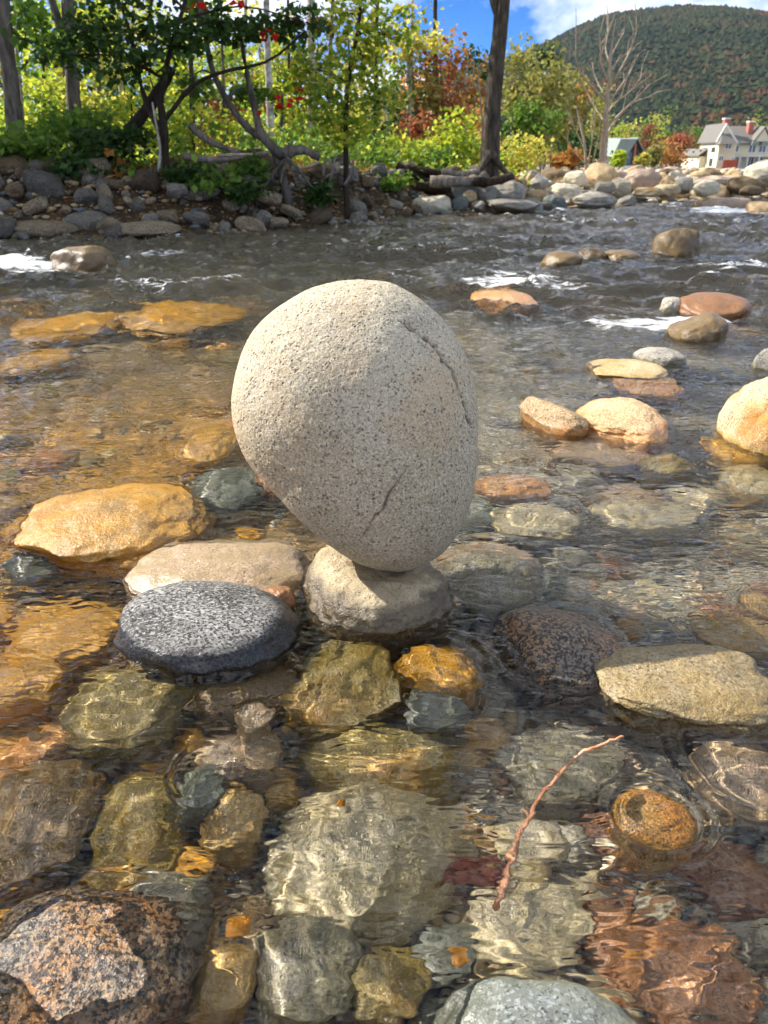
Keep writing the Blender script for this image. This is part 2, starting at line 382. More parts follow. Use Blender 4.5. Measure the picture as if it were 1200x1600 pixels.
t = NT('ground_soil_gravel'); g = t.N('ShaderNodeNewGeometry'); pos = g.outputs['Position']
sep = t.N('ShaderNodeSeparateXYZ'); t.put(sep.inputs[0], pos)
sand = t.mix(t.ramp(t.noise(pos, 3.5, 4), [(.35, 0.0), (.65, 1.0)]), lin('8f8672'), lin('aca48e'))
gold = t.mapr(t.math('ADD', sep.outputs['X'], t.math('MULTIPLY', t.math('SUBTRACT', t.noise(pos, 5, 4), .5), 1.2)), -.35, .1, 1.0, 0.0)
sand = t.mix(t.math('MULTIPLY', gold, t.mapr(sep.outputs['Y'], 1.8, 3.6, .8, .1)), sand, lin('c48f2c'))
sand = t.mix(t.mapr(t.math('ADD', sep.outputs['Y'], t.math('MULTIPLY', t.noise(pos, 1.5, 3), 1.6)), 3.0, 4.8, 0.0, .9), sand, lin('786d57'))   # far bed colour darkened to imitate light lost in deep water
sand = t.mix(.75, sand, t.ramp(t.vor(pos, 85, 'Color'), [(.0, .35), (1.0, 1.3)]), 'MULTIPLY')
soil = t.mix(t.ramp(t.noise(pos, 6, 5, .65), [(.4, 0.0), (.6, 1.0)]), lin('2e2419'), lin('4a3a26'))
soil = t.mix(t.ramp(t.noise(pos, 26, 3), [(.56, 0.0), (.62, .8)]), soil, lin('8a6a34'))
grav = t.mix(t.ramp(t.noise(pos, 1.3, 4), [(.35, 0.0), (.65, 1.0)]), lin('a3957c'), lin('b9ad97'))
grav = t.mix(.7, grav, t.ramp(t.vor(pos, 14, 'Color'), [(0, .5), (1, 1.35)]), 'MULTIPLY')
isr = t.mapr(t.math('ADD', sep.outputs['X'], t.math('MULTIPLY', t.noise(pos, .8, 3), 1.2)), 1.6, 3.0)
gc = t.mix(isr, soil, grav)
# meadow beyond the gravel bar
gc = t.mix(t.mapr(sep.outputs['Y'], 75, 90), gc, t.mix(t.noise(pos, .4, 3), lin('5f6b2c'), lin('7d7a38')))
gc = t.mix(t.mapr(sep.outputs['Z'], -.03, .02, 1.0, 0.0), gc, sand)
hgt = t.math('ADD', t.noise(pos, 30, 4, .7), t.math('MULTIPLY', t.vor(pos, 60), .8))
m_ground = t.done(t.bsdf(gc, .85, t.bump(hgt, .7, .02), .25))
ground = link('ground', mesh_np('ground', np.stack([XX.ravel(), YY.ravel(), ZZ.ravel()], 1), grid_faces(*XX.shape), True, [m_ground]), kind='structure', receiver=True,
              label='river bed, banks, gravel bar and valley floor')

# ------------------------------------------------------------------ the balanced boulder
HERO = [(575,440),(530,442),(490,452),(455,470),(420,495),(393,525),(375,565),(366,605),(363,640),(370,680),(385,715),(410,745),(437,775),(463,805),(490,830),(520,853),(560,878),(595,889),(625,891),(655,883),(690,862),(715,830),(733,790),(742,745),(746,690),(745,640),(738,590),(722,545),(700,512),(670,483),(640,460),(610,445)]
CRACK1 = [(600,492),(625,500),(650,513),(675,532),(695,556),(710,580),(722,610),(730,640),(738,668)]
CRACK2 = [(634,733),(622,752),(608,772),(596,796),(580,815),(568,838)]
CRACK3 = [(470,820),(505,838),(545,842),(560,832)]
CONTACT = on_y(612, 886, .985)
def seg_dist(q, line):
    d = np.full(len(q), 1e9)
    for a, b in zip(np.array(line[:-1], float), np.array(line[1:], float)):
        ab = b - a; tt = np.clip(((q - a) @ ab) / (ab @ ab), 0, 1); d = np.minimum(d, np.linalg.norm(q - a - tt[:, None] * ab, axis=1))
    return d
def project(p):
    q = p - np.array([0, 0, CAM_H]); dz = q[:, 1] * CP - q[:, 2] * SP; dy = q[:, 1] * SP + q[:, 2] * CP
    return np.stack([600 + F_PX * q[:, 0] / dz, 800 - F_PX * dy / dz], 1)
def hero():
    c_px = np.array([556.0, 664.0]); nrm = ray(*c_px); nrm /= np.linalg.norm(nrm)
    eye = np.array([0, 0, CAM_H]); k = (CONTACT + np.array([0, .02, 0]) - eye) @ nrm
    def hit(x, y): d = ray(x, y); return eye + d * (k / (d @ nrm))
    C = hit(*c_px); right = np.array([1.0, 0, 0]); right -= nrm * (right @ nrm); right /= np.linalg.norm(right); up = np.cross(right, nrm)
    pl = np.array([hit(*p) - C for p in HERO]); a2, b2 = pl @ right, pl @ up
    th, rr = np.arctan2(b2, a2), np.hypot(a2, b2); o = np.argsort(th); th, rr = th[o], rr[o]
    th = np.concatenate([th - 2 * math.pi, th, th + 2 * math.pi]); rr = np.tile(rr, 3)
    fine = np.linspace(-math.pi, math.pi, 720, endpoint=False); rf = np.interp(fine, th, rr)
    ker = np.hanning(19); ker /= ker.sum(); rf = np.convolve(np.concatenate([rf[-9:], rf, rf[:9]]), ker, 'valid')
    v, f = ico(8); a, b, c = v[:, 0], v[:, 1], v[:, 2]
    ang = np.arctan2(b, a); s = np.hypot(a, b)
    r = np.interp(ang, np.append(fine, math.pi), np.append(rf, rf[0]))
    s2 = s ** .92; T = np.where(c > 0, .135, .13)
    # flatten the belly a little and lean the face
    p = C + (r * s2 * np.cos(ang))[:, None] * right + (r * s2 * np.sin(ang))[:, None] * up - (T * np.sign(c) * np.abs(c) ** .9)[:, None] * nrm
    nn = (p - C) / np.linalg.norm(p - C, axis=1)[:, None]
    n = .0022 * fbm(v * 2.2 + 5, 1) + .0006 * fbm(v * 7 + 9, 2) + .0003 * fbm(v * 30 + 2, 3, .6)
    q = project(p); front = c > -.15
    w = 1.7 + 1.2 * fbm(v * 9, 2)
    g = np.zeros(len(v))
    for line, wid, dep in ((CRACK1[1:], 2.9, .0058), (CRACK2, 1.3, .0024)):
        d = seg_dist(q + 3.0 * np.stack([fbm(v * 14, 2), fbm(v * 14 + 40, 2)], 1), line)
        e = np.exp(-(d / np.maximum(wid * w * .6, 1.0)) ** 2) * front; n = n - dep * e; g = np.maximum(g, e)
    # the shell right of the long crack is slightly sunk
    d1 = seg_dist(q, CRACK1 + [(742, 700)]); side = np.array([(x - np.interp(y, [c_[1] for c_ in CRACK1], [c_[0] for c_ in CRACK1])) for x, y in q])
    n = n - .004 * (side > 0) * front * np.exp(-d1 / 30) * ((q[:, 1] > 500) & (q[:, 1] < 700))
    p = p + nn * n[:, None]
    me = mesh_np('balanced_boulder', p - CONTACT, f, True, [M['hero']])
    at = me.attributes.new('groove', 'FLOAT', 'POINT'); at.data.foreach_set('value', np.clip(g, 0, 1).astype(np.float32))
    o = link('balanced_boulder', me, None, CONTACT, 'large pale granite boulder balanced on its narrow end on a small stone', 'boulder', receiver=True)
    low = p[p[:, 2].argmin()]
    return o, low
hero_o, hero_low = hero()

# base stone: the boulder's lowest point rests on its crown
bx, by, bz = hero_low
BASE_C = (on_y(586, 905, 1.0)[0], 1.022)
def base_stone():
    p, f = stone_verts(6, 57, 2.6, 2, .06, .028)
    rx, ry = .111, .116
    p = p * np.array([rx, ry, .080]); p = rot(p, .25, 0, 0)
    p[:, 2] += np.where(p[:, 2] > 0, .022 * np.exp(-((p[:, 0] + .060) / .045) ** 2 - ((p[:, 1] - .045) / .05) ** 2), 0); p[:, 2] = np.where(p[:, 2] < 0, p[:, 2] * 1.5, p[:, 2])
    # crown height right under the boulder
    near = np.hypot(p[:, 0] + BASE_C[0] - bx, p[:, 1] + BASE_C[1] - by) < .018
    top = p[near & (p[:, 2] > 0), 2].max()
    o = link('supporting_stone', mesh_np('supporting_stone', p, f, True, [M['base']]), None, (BASE_C[0], BASE_C[1], bz - top + .0015), 'pale stone with wet brown foot carrying the balanced boulder', 'stone', receiver=True)
    STONES.append((BASE_C[0], BASE_C[1], rx, ry, .07)); return o
base_stone()

G_R = 'boulders standing out of the river'
pd = on_z(325, 1050)
place_stone('dark_boulder', (on_y(325, 985, pd[1] + .085)[0], pd[1] + .088, .004), (.122, .098, .052), 34, 'dark', 'smooth charcoal and white flecked boulder in front of the balanced boulder', 'boulder', sub=6, power=2.2, facet=1, lump=.07, fine=.006, yaw=-.18, roll=.07)

E, S_ = emergent, sunken
# left and centre
S_('tan_boulder', 18, 325, 733, 890, .036, 5, 'golden', 'broad orange-tan granite boulder at the left with water sliding round it', sub=6, yaw=.1, facet=1, power=2.0, cat='boulder', lump=.13, fine=.02)
S_('pink_boulder', 205, 480, 818, 968, .030, 12, 'pink', 'broad pinkish granite boulder washed by water behind the charcoal boulder', sub=6, facet=1, power=2.05)
E('brown_cobble', 435, 919, 955, 58, 3, 'rust', 'small wet rust-brown cobble wedged between the charcoal boulder and supporting stone', sub=5, cat='stone')
S_('greenish_brown_stone', 448, 632, 1003, 1150, -.008, 44, 'olive', 'brown-green angular stone under water just in front of the supporting stone', sub=5, facet=7)
S_('orange_stone', 620, 742, 1028, 1100, -.008, 51, 'ochre', 'orange stone under water right in front of the supporting stone', facet=6)
S_('grey_stone', 634, 728, 1098, 1166, -.03, 52, 'slate', 'small grey-green stone under water below the orange stone')
S_('speckled_boulder', 785, 960, 940, 1075, .026, 61, 'wetspot', 'wet brown speckled boulder breaking the surface right of the balanced boulder', facet=5, yaw=.5, sub=6, cat='boulder')
S_('flat_topped_boulder', 935, 1215, 1012, 1150, .022, 62, 'washed', 'flat-topped tan boulder with an algae-stained front at the right edge', facet=2, sub=6, power=3.4, lump=.10, fine=.02, cat='boulder')
S_('orange_egg_stone', 960, 1075, 1256, 1345, .004, 63, 'egg', 'egg-shaped yellow-orange spotted stone at the water surface', facet=1, lump=.04, sub=6, yaw=-.3)
S_('black_and_orange_boulder', -70, 292, 1388, 1660, .008, 64, 'wetspot', 'big black-flecked orange granite boulder in the bottom left corner', facet=3, sub=6, cat='boulder')
S_('grey_boulder', 670, 1025, 1540, 1780, .022, 65, 'slate', 'rounded blue-grey boulder cut off by the bottom edge of the picture', facet=2, sub=6, cat='boulder')
S_('pale_speckled_stone', 425, 742, 1215, 1450, -.035, 71, 'pale', 'large pale mottled stone under water in the middle of the foreground', sub=6, facet=5)
S_('banded_stone', 312, 420, 1248, 1352, -.04, 72, 'tan', 'rounded tan stone with orange stains beside the large pale mottled stone')
S_('olive_stone', 148, 300, 1238, 1385, -.05, 73, 'olive', 'olive-yellow stone under water above the black-flecked orange boulder', facet=6)
S_('blue_grey_cobble', 288, 352, 1228, 1292, -.03, 74, 'slate', 'small smooth blue-grey cobble between the olive and tan stones', facet=1)
S_('red_brown_stone', 955, 1170, 1470, 1620, -.06, 75, 'rust', 'angular red-brown stone under water near the bottom right corner', facet=4, sub=6, lump=.05)
S_('striped_pale_stone', 735, 925, 1388, 1545, -.07, 76, 'pale', 'pale rippled stone under water where the orange twig ends', facet=6, sub=6)
S_('pink_pebble', 372, 428, 1126, 1170, -.008, 77, 'pink', 'small angular pinkish stone at the surface in front of the charcoal boulder', facet=6)
S_('dark_olive_stone', 112, 302, 1052, 1185, -.03, 78, 'olive', 'large smooth dark olive stone under water below the charcoal boulder', facet=3, sub=6)
S_('brown_flat_stone', 298, 462, 1050, 1140, -.03, 79, 'brown', 'flat brown stone under water between the dark olive and brown-green stones')
S_('ochre_flat_stone', -40, 150, 1200, 1400, -.05, 80, 'brown', 'broad ochre-brown slab under water at the left edge', facet=6, sub=6)
S_('lilac_grey_stone', 312, 442, 1158, 1244, -.04, 81, 'pink', 'lilac-grey stone under water below the small pinkish stone')
S_('mossy_flat_stone', 470, 712, 1150, 1262, -.045, 82, 'olive', 'wide mossy slab under water above the large pale mottled stone', facet=6, sub=6)
S_('grey_flat_stone', 775, 968, 1150, 1275, -.05, 83, 'grey', 'wide flat grey slab under water behind the orange twig', facet=6, sub=6)
S_('pinkish_flat_stone', 1075, 1230, 1165, 1295, -.03, 84, 'pink', 'pinkish slab under water at the right edge below the flat-topped boulder', facet=5)
S_('beige_grey_stone', 395, 560, 1445, 1610, -.05, 85, 'grey', 'beige-grey stone under water at the bottom beside the yellow leaf', facet=5, sub=6)
S_('beige_cobble', 300, 402, 1500, 1610, -.06, 86, 'tan', 'beige cobble at the bottom edge left of the beige-grey stone')
S_('greenish_cobble', 548, 672, 1512, 1620, -.06, 87, 'olive', 'yellowish-green cobble at the bottom edge left of the blue-grey boulder')
S_('slate_stone', 648, 745, 1475, 1565, -.09, 88, 'slate', 'dark slate-blue stone deep under water above the blue-grey boulder')
S_('pinkish_brown_stone', 1050, 1215, 1345, 1455, -.07, 89, 'rust', 'mottled pinkish-brown stone under water near the right edge below the egg stone', facet=5)
S_('grey_foreground_stone', 200, 330, 1385, 1490, -.06, 90, 'grey', 'grey stone under water touching the black-flecked orange boulder')
S_('ochre_bottom_stone', 175, 330, 1368, 1440, -.085, 91, 'ochre', 'ochre stained stone deep under water below the olive-yellow stone')
S_('dark_washed_stone', 690, 835, 872, 965, -.004, 92, 'grey', 'dark grey stone washed by water right behind the supporting stone', facet=4)
S_('mottled_stone', 20, 110, 868, 930, -.03, 93, 'slate', 'dark grey-green stone under water below the broad orange-tan boulder')
S_('amber_stone', 20, 190, 960, 1060, -.06, 94, 'ochre', 'amber stone under water left of the charcoal boulder', facet=5)
S_('amber_flat_stone', -30, 110, 1050, 1140, -.06, 95, 'ochre', 'flat amber stone under water at the left edge below the charcoal boulder')
# left, farther out
S_('ochre_stone', 282, 375, 672, 740, -.012, 96, 'ochre', 'ochre stone just under water left of the balanced boulder')
S_('deep_ochre_flat_stone', 20, 180, 495, 545, -.03, 97, 'ochre', 'golden ochre slab under running water at the far left', facet=3)
S_('long_ochre_flat_stone', 180, 380, 478, 530, -.03, 98, 'ochre', 'longest golden ochre slab under running water left of the balanced boulder', facet=3)
S_('small_ochre_flat_stone', 15, 110, 555, 600, -.03, 99, 'ochre', 'small golden slab under running water nearer than the golden ochre slabs', facet=3)
E('foam_boulder', 132, 383, 421, 96, 101, 'brown', 'brown boulder in the rapids at the left with white foam below it', facet=4)
# right side
S_('white_wedge_stone', 828, 903, 622, 690, .050, 110, 'orange', 'pale wedge-shaped stone with orange foot beside the low rounded boulder', facet=5, roll=.3, yaw=.4)
S_('low_rounded_boulder', 897, 1037, 614, 700, .040, 111, 'orange', 'low rounded tan boulder with orange foot right of the pale wedge stone', facet=2, yaw=-.2, sub=6, power=2.2)
S_('tan_washed_stone', 955, 1060, 588, 632, -.004, 112, 'orange', 'tan stone washed over just behind the low rounded boulder')
E('round_grey_boulder', 1190, 586, 708, 142, 113, 'tan', 'big round grey-tan boulder cut by the right edge', asp=1.3, facet=2, sub=6)
E('wet_flat_stone', 975, 564, 590, 120, 114, 'tan', 'low wet glistening flat stone in mid river on the right', facet=4, cat='stone')
E('mid_river_cobble', 1030, 543, 570, 76, 115, 'grey', 'rounded grey cobble just behind the low wet flat stone', cat='stone')
E('foamy_brown_boulder', 1090, 489, 530, 92, 116, 'brown', 'brown boulder washed by foam in the right-hand rapids', facet=4)
E('red_brown_boulder', 1112, 458, 492, 110, 117, 'rust', 'wet red-brown boulder behind the foam-washed brown boulder', facet=4)
E('small_grey_stone', 1048, 464, 484, 36, 118, 'grey', 'small grey stone left of the wet red-brown boulder', cat='stone')
E('olive_brown_boulder', 1055, 356, 400, 68, 119, 'brown', 'olive-brown boulder standing tall in the rapids at upper right', facet=4, yaw=.4)
E('brown_river_stone', 878, 392, 416, 66, 120, 'brown', 'rounded brown stone in the rapids above the balanced boulder right side', cat='stone', facet=2)
E('dark_river_stone', 925, 387, 404, 44, 121, 'brown', 'small dark stone next to the rounded brown stone in the rapids', cat='stone')
E('low_river_stone', 972, 390, 405, 58, 122, 'brown', 'low dark stone in the rapids between the brown stone and olive-brown boulder', cat='stone')
S_('orange_river_flat_stone', 740, 835, 452, 486, .012, 123, 'orange', 'orange-tan slab washed by the rapids right above the balanced boulder')
E('far_dark_stone', 1088, 313, 327, 24, 124, 'brown', 'small dark stone far out in the river before the gravel bar', cat='stone')
E('far_orange_stone', 1188, 315, 333, 42, 125, 'orange', 'orange stone with white water at the right edge before the gravel bar', cat='stone')
E('far_flat_boulder', 1132, 308, 325, 84, 126, 'pink', 'long flat pinkish boulder in the river before the gravel bar', asp=.7)
E('edge_stone', 1200, 545, 578, 50, 127, 'grey', 'grey stone at the right edge behind the big round boulder', cat='stone')
S_('olive_sunken_stone', 1000, 1075, 722, 758, -.004, 128, 'olive', 'olive stone at the surface below the low rounded boulder')
S_('pale_sunken_stone', 1125, 1225, 742, 795, -.012, 129, 'pale', 'pale stone under water at the right edge below the big round boulder')
S_('amber_sunken_stone', 1100, 1180, 700, 745, -.02, 130, 'ochre', 'amber-brown stone under water at the foot of the big round boulder')
S_('orange_sunken_stone', 740, 860, 762, 800, -.02, 131, 'orange', 'orange-pink stone under water right of the balanced boulder')
S_('pale_sunken_flat_stone', 770, 900, 805, 862, -.03, 132, 'pale', 'pale slab under water right of the balanced boulder')
S_('cream_sunken_flat_stone', 925, 1080, 800, 850, -.03, 133, 'pale', 'cream slab under water halfway to the right edge')
S_('pink_sunken_flat_stone', 850, 1010, 700, 750, -.03, 134, 'pink', 'pink-orange slab under water in front of the pale wedge stone')
S_('tan_edge_flat_stone', 1080, 1215, 980, 1040, -.02, 135, 'tan', 'tan slab under water behind the flat-topped boulder')
S_('brown_edge_stone', 1155, 1225, 945, 990, -.004, 136, 'tan', 'rough tan stone at the right edge above the flat-topped boulder')
S_('orange_shallow_stone', 395, 470, 735, 790, -.02, 137, 'rust', 'rust-orange stone under water peeping out left behind the balanced boulder')
S_('dark_shallow_stone', 300, 420, 745, 815, -.03, 138, 'slate', 'dark slate stone under water between the tan boulder and balanced boulder')

# ------------------------------------------------------------------ loose cobbles over the rest of the bed
cob_meshes = []
for k in range(14):
    p, f = stone_verts(5, 300 + k, rng.uniform(2.1, 2.9), int(rng.integers(2, 7)), .10, .02)
    cob_meshes.append(mesh_np('cobble', p, f, True, [M['grey']]))
COLNAME = {'tan': 'tan', 'grey': 'grey', 'pale': 'pale cream', 'olive': 'olive green', 'ochre': 'golden ochre', 'brown': 'dark brown', 'slate': 'slate blue', 'pink': 'pinkish', 'rust': 'rust red', 'orange': 'orange-tan', 'spotted': 'black-spotted', 'bgrey': 'dark grey', 'btan': 'dull tan', 'bbrown': 'dark brown'}
def cobble(name, c, r, mat, label, group, cat='stone', yaw=None, tilt=.25, meshes=None):
    me = (meshes or cob_meshes)[int(rng.integers(len(meshes or cob_meshes)))]
    o = bpy.data.objects.new(name, me); COL.objects.link(o); o.location = c; o.scale = r
    o.rotation_euler = (rng.uniform(-tilt, tilt), rng.uniform(-tilt, tilt), rng.uniform(0, 6.28) if yaw is None else yaw)
    o.material_slots[0].link = 'OBJECT'; o.material_slots[0].material = M[mat]
    o.cycles.is_caustics_receiver = True
    return tag(o, label, cat, group)

placed = 0; tries = 0
while placed < 290 and tries < 30000:
    tries += 1
    Y = .36 * (4.6 / .36) ** rng.random() ** 1.15; X = rng.uniform(-.62, .62) * (Y + .15)
    r = (.017 + .05 * rng.random() ** 2.0) * (1 + .55 * sstep(.8, 3.5, Y)); 
    if any((X - s[0]) ** 2 / (s[2] + r * .75) ** 2 + (Y - s[1]) ** 2 / (s[3] + r * .75) ** 2 < .80 for s in STONES): continue
    gz = float(ground_z(np.array([X]), np.array([Y]))[0]); h = r * rng.uniform(.5, .75)
    top = min(gz + h * 1.5, -.025)
    warm = X < -.1 * Y
    mix = ['ochre', 'ochre', 'olive', 'tan', 'tan', 'orange', 'ochre'] if warm else ['grey', 'pale', 'tan', 'slate', 'grey', 'pink', 'pale', 'rust', 'grey']
    mat = mix[int(rng.integers(len(mix)))]
    size = 'small' if r < .034 else ('middling' if r < .06 else 'large')
    row = 'near the picture bottom' if Y < .62 else ('level with the egg stone' if Y < .8 else ('level with the charcoal boulder' if Y < 1.15 else ('behind the balanced boulder' if Y < 1.9 else ('in the first running water' if Y < 3 else 'far out in the rapids'))))
    u = X / (Y + .15); side = 'far left' if u < -.3 else ('left' if u < -.06 else ('middle' if u < .15 else ('right' if u < .36 else 'far right')))
    lab = f'{size} {COLNAME[mat]} cobble under water {row}, {side}'
    cobble('river_cobble', (X, Y, top - h), (r * rng.uniform(.9, 1.35), r * rng.uniform(.75, 1.1), h), mat, lab, f'{size} {COLNAME[mat]} river cobbles {row}, {side}')
    STONES.append((X, Y, r, r, top)); placed += 1

def scatter_pebbles(name, pts, sizes, mats_mat, label, sub=1, flat=.6):
    """tens of hundreds of pebbles nobody could count: one mesh"""
    v0, f0 = ico(sub); n = len(pts); k = len(v0)
    r_ = np.random.default_rng(len(pts)); jit = 1 + .28 * r_.normal(size=(n, k, 1)).clip(-1, 1) * .5
    sc = np.stack([sizes * r_.uniform(.8, 1.5, n), sizes * r_.uniform(.7, 1.1, n), sizes * flat * r_.uniform(.7, 1.1, n)], 1)
    a = r_.uniform(0, 6.28, n); ca, sa = np.cos(a), np.sin(a)
    p = v0[None] * sc[:, None, :] * jit; x = p[..., 0] * ca[:, None] - p[..., 1] * sa[:, None]; y = p[..., 0] * sa[:, None] + p[..., 1] * ca[:, None]
    p = np.stack([x, y, p[..., 2]], 2) + pts[:, None, :]
    f = (f0[None] + (np.arange(n) * k)[:, None, None]).reshape(-1, 3)
    return link(name, mesh_np(name, p.reshape(-1, 3), f, True, [mats_mat]), kind='stuff', label=label, receiver=True)

t = NT('pebble_mix'); gg = t.N('ShaderNodeNewGeometry')
pc = t.ramp(gg.outputs['Random Per Island'], [(0, lin('7d6f55')), (.15, lin('a08a62')), (.3, lin('5f6260')), (.45, lin('b09a74')), (.6, lin('8a6a35')), (.72, lin('787468')), (.85, lin('946a48')), (.95, lin('c2b59a'))], 'CONSTANT')
pc = t.mix(.5, pc, t.ramp(t.noise(gg.outputs['Position'], 180, 3), [(.3, .4), (.7, 1.4)]), 'MULTIPLY')
m_peb = t.done(t.bsdf(pc, .5, t.bump(t.noise(gg.outputs['Position'], 120, 3), .4, .004), .35))
n = 5200
Yp = .3 * (3.4 / .3) ** rng.random(n); Xp = rng.uniform(-.75, .75, n) * (Yp + .12)
sz = .004 + .013 * rng.random(n) ** 2.2; sz *= 1 + .5 * sstep(1, 3, Yp)
scatter_pebbles('bed_pebbles', np.stack([Xp, Yp, ground_z(Xp, Yp) + sz * .25], 1), sz, m_peb, 'loose small pebbles covering the river bed between the stones')

# ------------------------------------------------------------------ water
WAVE_STONES = [s for s in STONES if s[4] > -.03 and s[1] < 6]
def water_h(x, y):
    far = sstep(1.7, 5.0, y); mid = sstep(.9, 2.2, y)
    wx = .12 * n2(x, y, .5, seed=11); wy = .12 * n2(x, y, .5, seed=12)
    X, Y_ = x + wx, y + wy
    h = .0023 * n2(X, Y_, .085, .05, 1, 1) * (1 + 1.4 * mid) + .0007 * n2(X, Y_, .034, .022, 2, 1) * (1 - .6 * far) + .0022 * n2(X, Y_, .22, .14, 8, 1)
    zone = .2 + 1.2 * sstep(-.2, .3, n2(x, y, .33, .22, 14, 2)) + .4 * sstep(-.05, .25, x)
    h = h + (1 - .7 * far) * zone * (.0012 * n2(X + .25 * Y_, Y_ - .3 * X, .050, .024, 15, 1) + .0005 * n2(X, Y_, .026, .014, 16, 1))
    c = 1 - np.abs(n2(X, Y_, .62, .30, 3, 2)); c2 = 1 - np.abs(n2(X + .3 * Y_, Y_, .30, .16, 4, 2))
    patch = .45 + .9 * sstep(-.3, .5, n2(x, y, 1.3, .9, 6, 2))
    h = h + far * patch * (.070 * (c ** 3 - .5) + .034 * (c2 ** 3 - .5) + .024 * n2(X, Y_, 1.1, .6, 7, 2))
    h = h + mid * (1 - far) * .006 * n2(X, Y_, .25, .11, 5, 3) + mid * .0045 * n2(X, Y_, .11, .055, 9, 2) * (1 + far) + far * patch * .004 * ((1 - np.abs(n2(X, Y_ + .2 * X, .17, .075, 13, 2))) ** 2 - .6)
    # water heaps up where it runs over and round stones
    for sx, sy, rx, ry, top in WAVE_STONES:
        m = (np.abs(x - sx) < 3 * rx) & (np.abs(y - sy) < 3 * ry)
        if not m.any(): continue
        q = np.sqrt(((x[m] - sx) / rx) ** 2 + ((y[m] - sy) / ry) ** 2)
        amp = .002 if top > .006 else max(top, 0) + .004
        h[m] += amp * np.exp(-(q / 1.0) ** 2) + .0016 * np.cos(q * 13) * np.exp(-((q - 1.25) / .45) ** 2)
    return h
ya = np.concatenate([np.linspace(-3.0, .28, 30)[:-1], .28 * (32 / .28) ** np.linspace(0, 1, 930)])
ta = np.concatenate([-spaced(.62, 3.2, 40, .62, 2.5)[::-1][:-1], np.linspace(-.62, .62, 330), spaced(.62, 3.2, 40, .62, 2.5)[1:]])
ta = np.unique(np.round(ta, 6))
TT, WY = np.meshgrid(ta, ya); WX = TT * (np.maximum(WY, .28) + .10)
wh = water_h(WX.ravel(), WY.ravel())
FOAM = [(70, 414, 120, 13, .86), (15, 408, 70, 10, .9), (1075, 500, 75, 14, 1.0), (1000, 505, 120, 12, .75), (800, 435, 110, 14, .8), (870, 450, 90, 8, .6), (1150, 330, 90, 6, 1.0), (1190, 326, 50, 6, 1.1), (1085, 395, 40, 6, .6), (430, 352, 120, 6, .55), (700, 350, 120, 5, .5), (900, 345, 120, 6, .55), (300, 440, 170, 10, .62), (120, 460, 80, 4, .4), (250, 395, 80, 8, .6), (1040, 395, 60, 7, .7)]
wpx = project(np.stack([WX.ravel(), np.maximum(WY.ravel(), .2), wh], 1))
foam = np.zeros(len(wh))
for fx, fy, fw, fh, fa in FOAM:
    c = on_z(fx, fy); a = on_z(fx + fw, fy)[0] - c[0]; b = abs(on_z(fx, fy - fh)[1] - on_z(fx, fy + fh)[1]) / 2
    foam = np.maximum(foam, fa * np.exp(-((WX.ravel() - c[0]) / a) ** 2 - ((WY.ravel() - c[1]) / b) ** 2))
wh = wh + np.clip(foam - .5, 0, 1) * .03 * n2(WX.ravel(), WY.ravel(), .16, .10, 21, 3)
crest = sstep(.024, .055, wh) * sstep(2.6, 4.5, WY.ravel()) * .6
foam = np.maximum(foam, crest)
wme = mesh_np('river_water', np.stack([WX.ravel(), WY.ravel(), wh], 1), grid_faces(*WX.shape), True)
at = wme.attributes.new('foam', 'FLOAT', 'POINT'); at.data.foreach_set('value', foam.astype(np.float32))
t = NT('river_water'); g = t.N('ShaderNodeNewGeometry'); pos = g.outputs['Position']
mp = t.N('ShaderNodeMapping'); mp.inputs['Scale'].default_value = (.6, 1.0, 1.0); t.put(mp.inputs[0], pos)
dist = t.N('ShaderNodeSeparateXYZ'); t.put(dist.inputs[0], pos)
mp2 = t.N('ShaderNodeMapping'); mp2.inputs['Scale'].default_value = (.38, 1.0, 1.0); mp2.inputs['Rotation'].default_value = (0, 0, .35); t.put(mp2.inputs[0], pos)
zn = t.mapr(t.noise(pos, 2.6, 3), .36, .62, .12, 1.5)
rip = t.math('ADD', t.math('MULTIPLY', zn, t.math('ADD', t.noise(mp.outputs[0], 38, 1, .5, .4), t.math('MULTIPLY', t.noise(mp2.outputs[0], 85, 1.2, .5, .3), .5))), t.math('MULTIPLY', t.noise(mp.outputs[0], 12, 4, .65, .5), t.mapr(dist.outputs['Y'], 1.1, 3.5, 0.0, 3.6)))
nrm = t.bump(rip, .75, .013)
gl = t.N('ShaderNodeBsdfGlass'); t.set(gl, IOR=1.333, Roughness=0.0, Color=(.985, .975, .94)); t.put(gl.inputs['Normal'], nrm)
fa = t.N('ShaderNodeAttribute', attribute_name='foam')
mp3 = t.N('ShaderNodeMapping'); mp3.inputs['Scale'].default_value = (.34, 1.0, 1.0); t.put(mp3.inputs[0], pos)
fn = t.math('ADD', t.noise(mp3.outputs[0], 26, 8, .72, .8), t.math('MULTIPLY', fa.outputs['Fac'], .55))
fmask = t.math('MULTIPLY', t.ramp(fn, [(.80, 0.0), (.92, .95)]), t.ramp(fa.outputs['Fac'], [(.08, 0.0), (.3, 1.0)]))
fb = t.bsdf(lin('e6e8e6'), .6, t.bump(t.noise(pos, 60, 4, .7), .6, .02), .3)
mx = t.N('ShaderNodeMixShader'); t.put(mx.inputs[0], fmask); t.put(mx.inputs[1], gl.outputs[0]); t.put(mx.inputs[2], fb)
wme.materials.append(t.done(mx.outputs[0]))
water = link('water', wme, kind='structure', label='clear shallow river water with ripples and foam')
water.cycles.is_caustics_caster = True
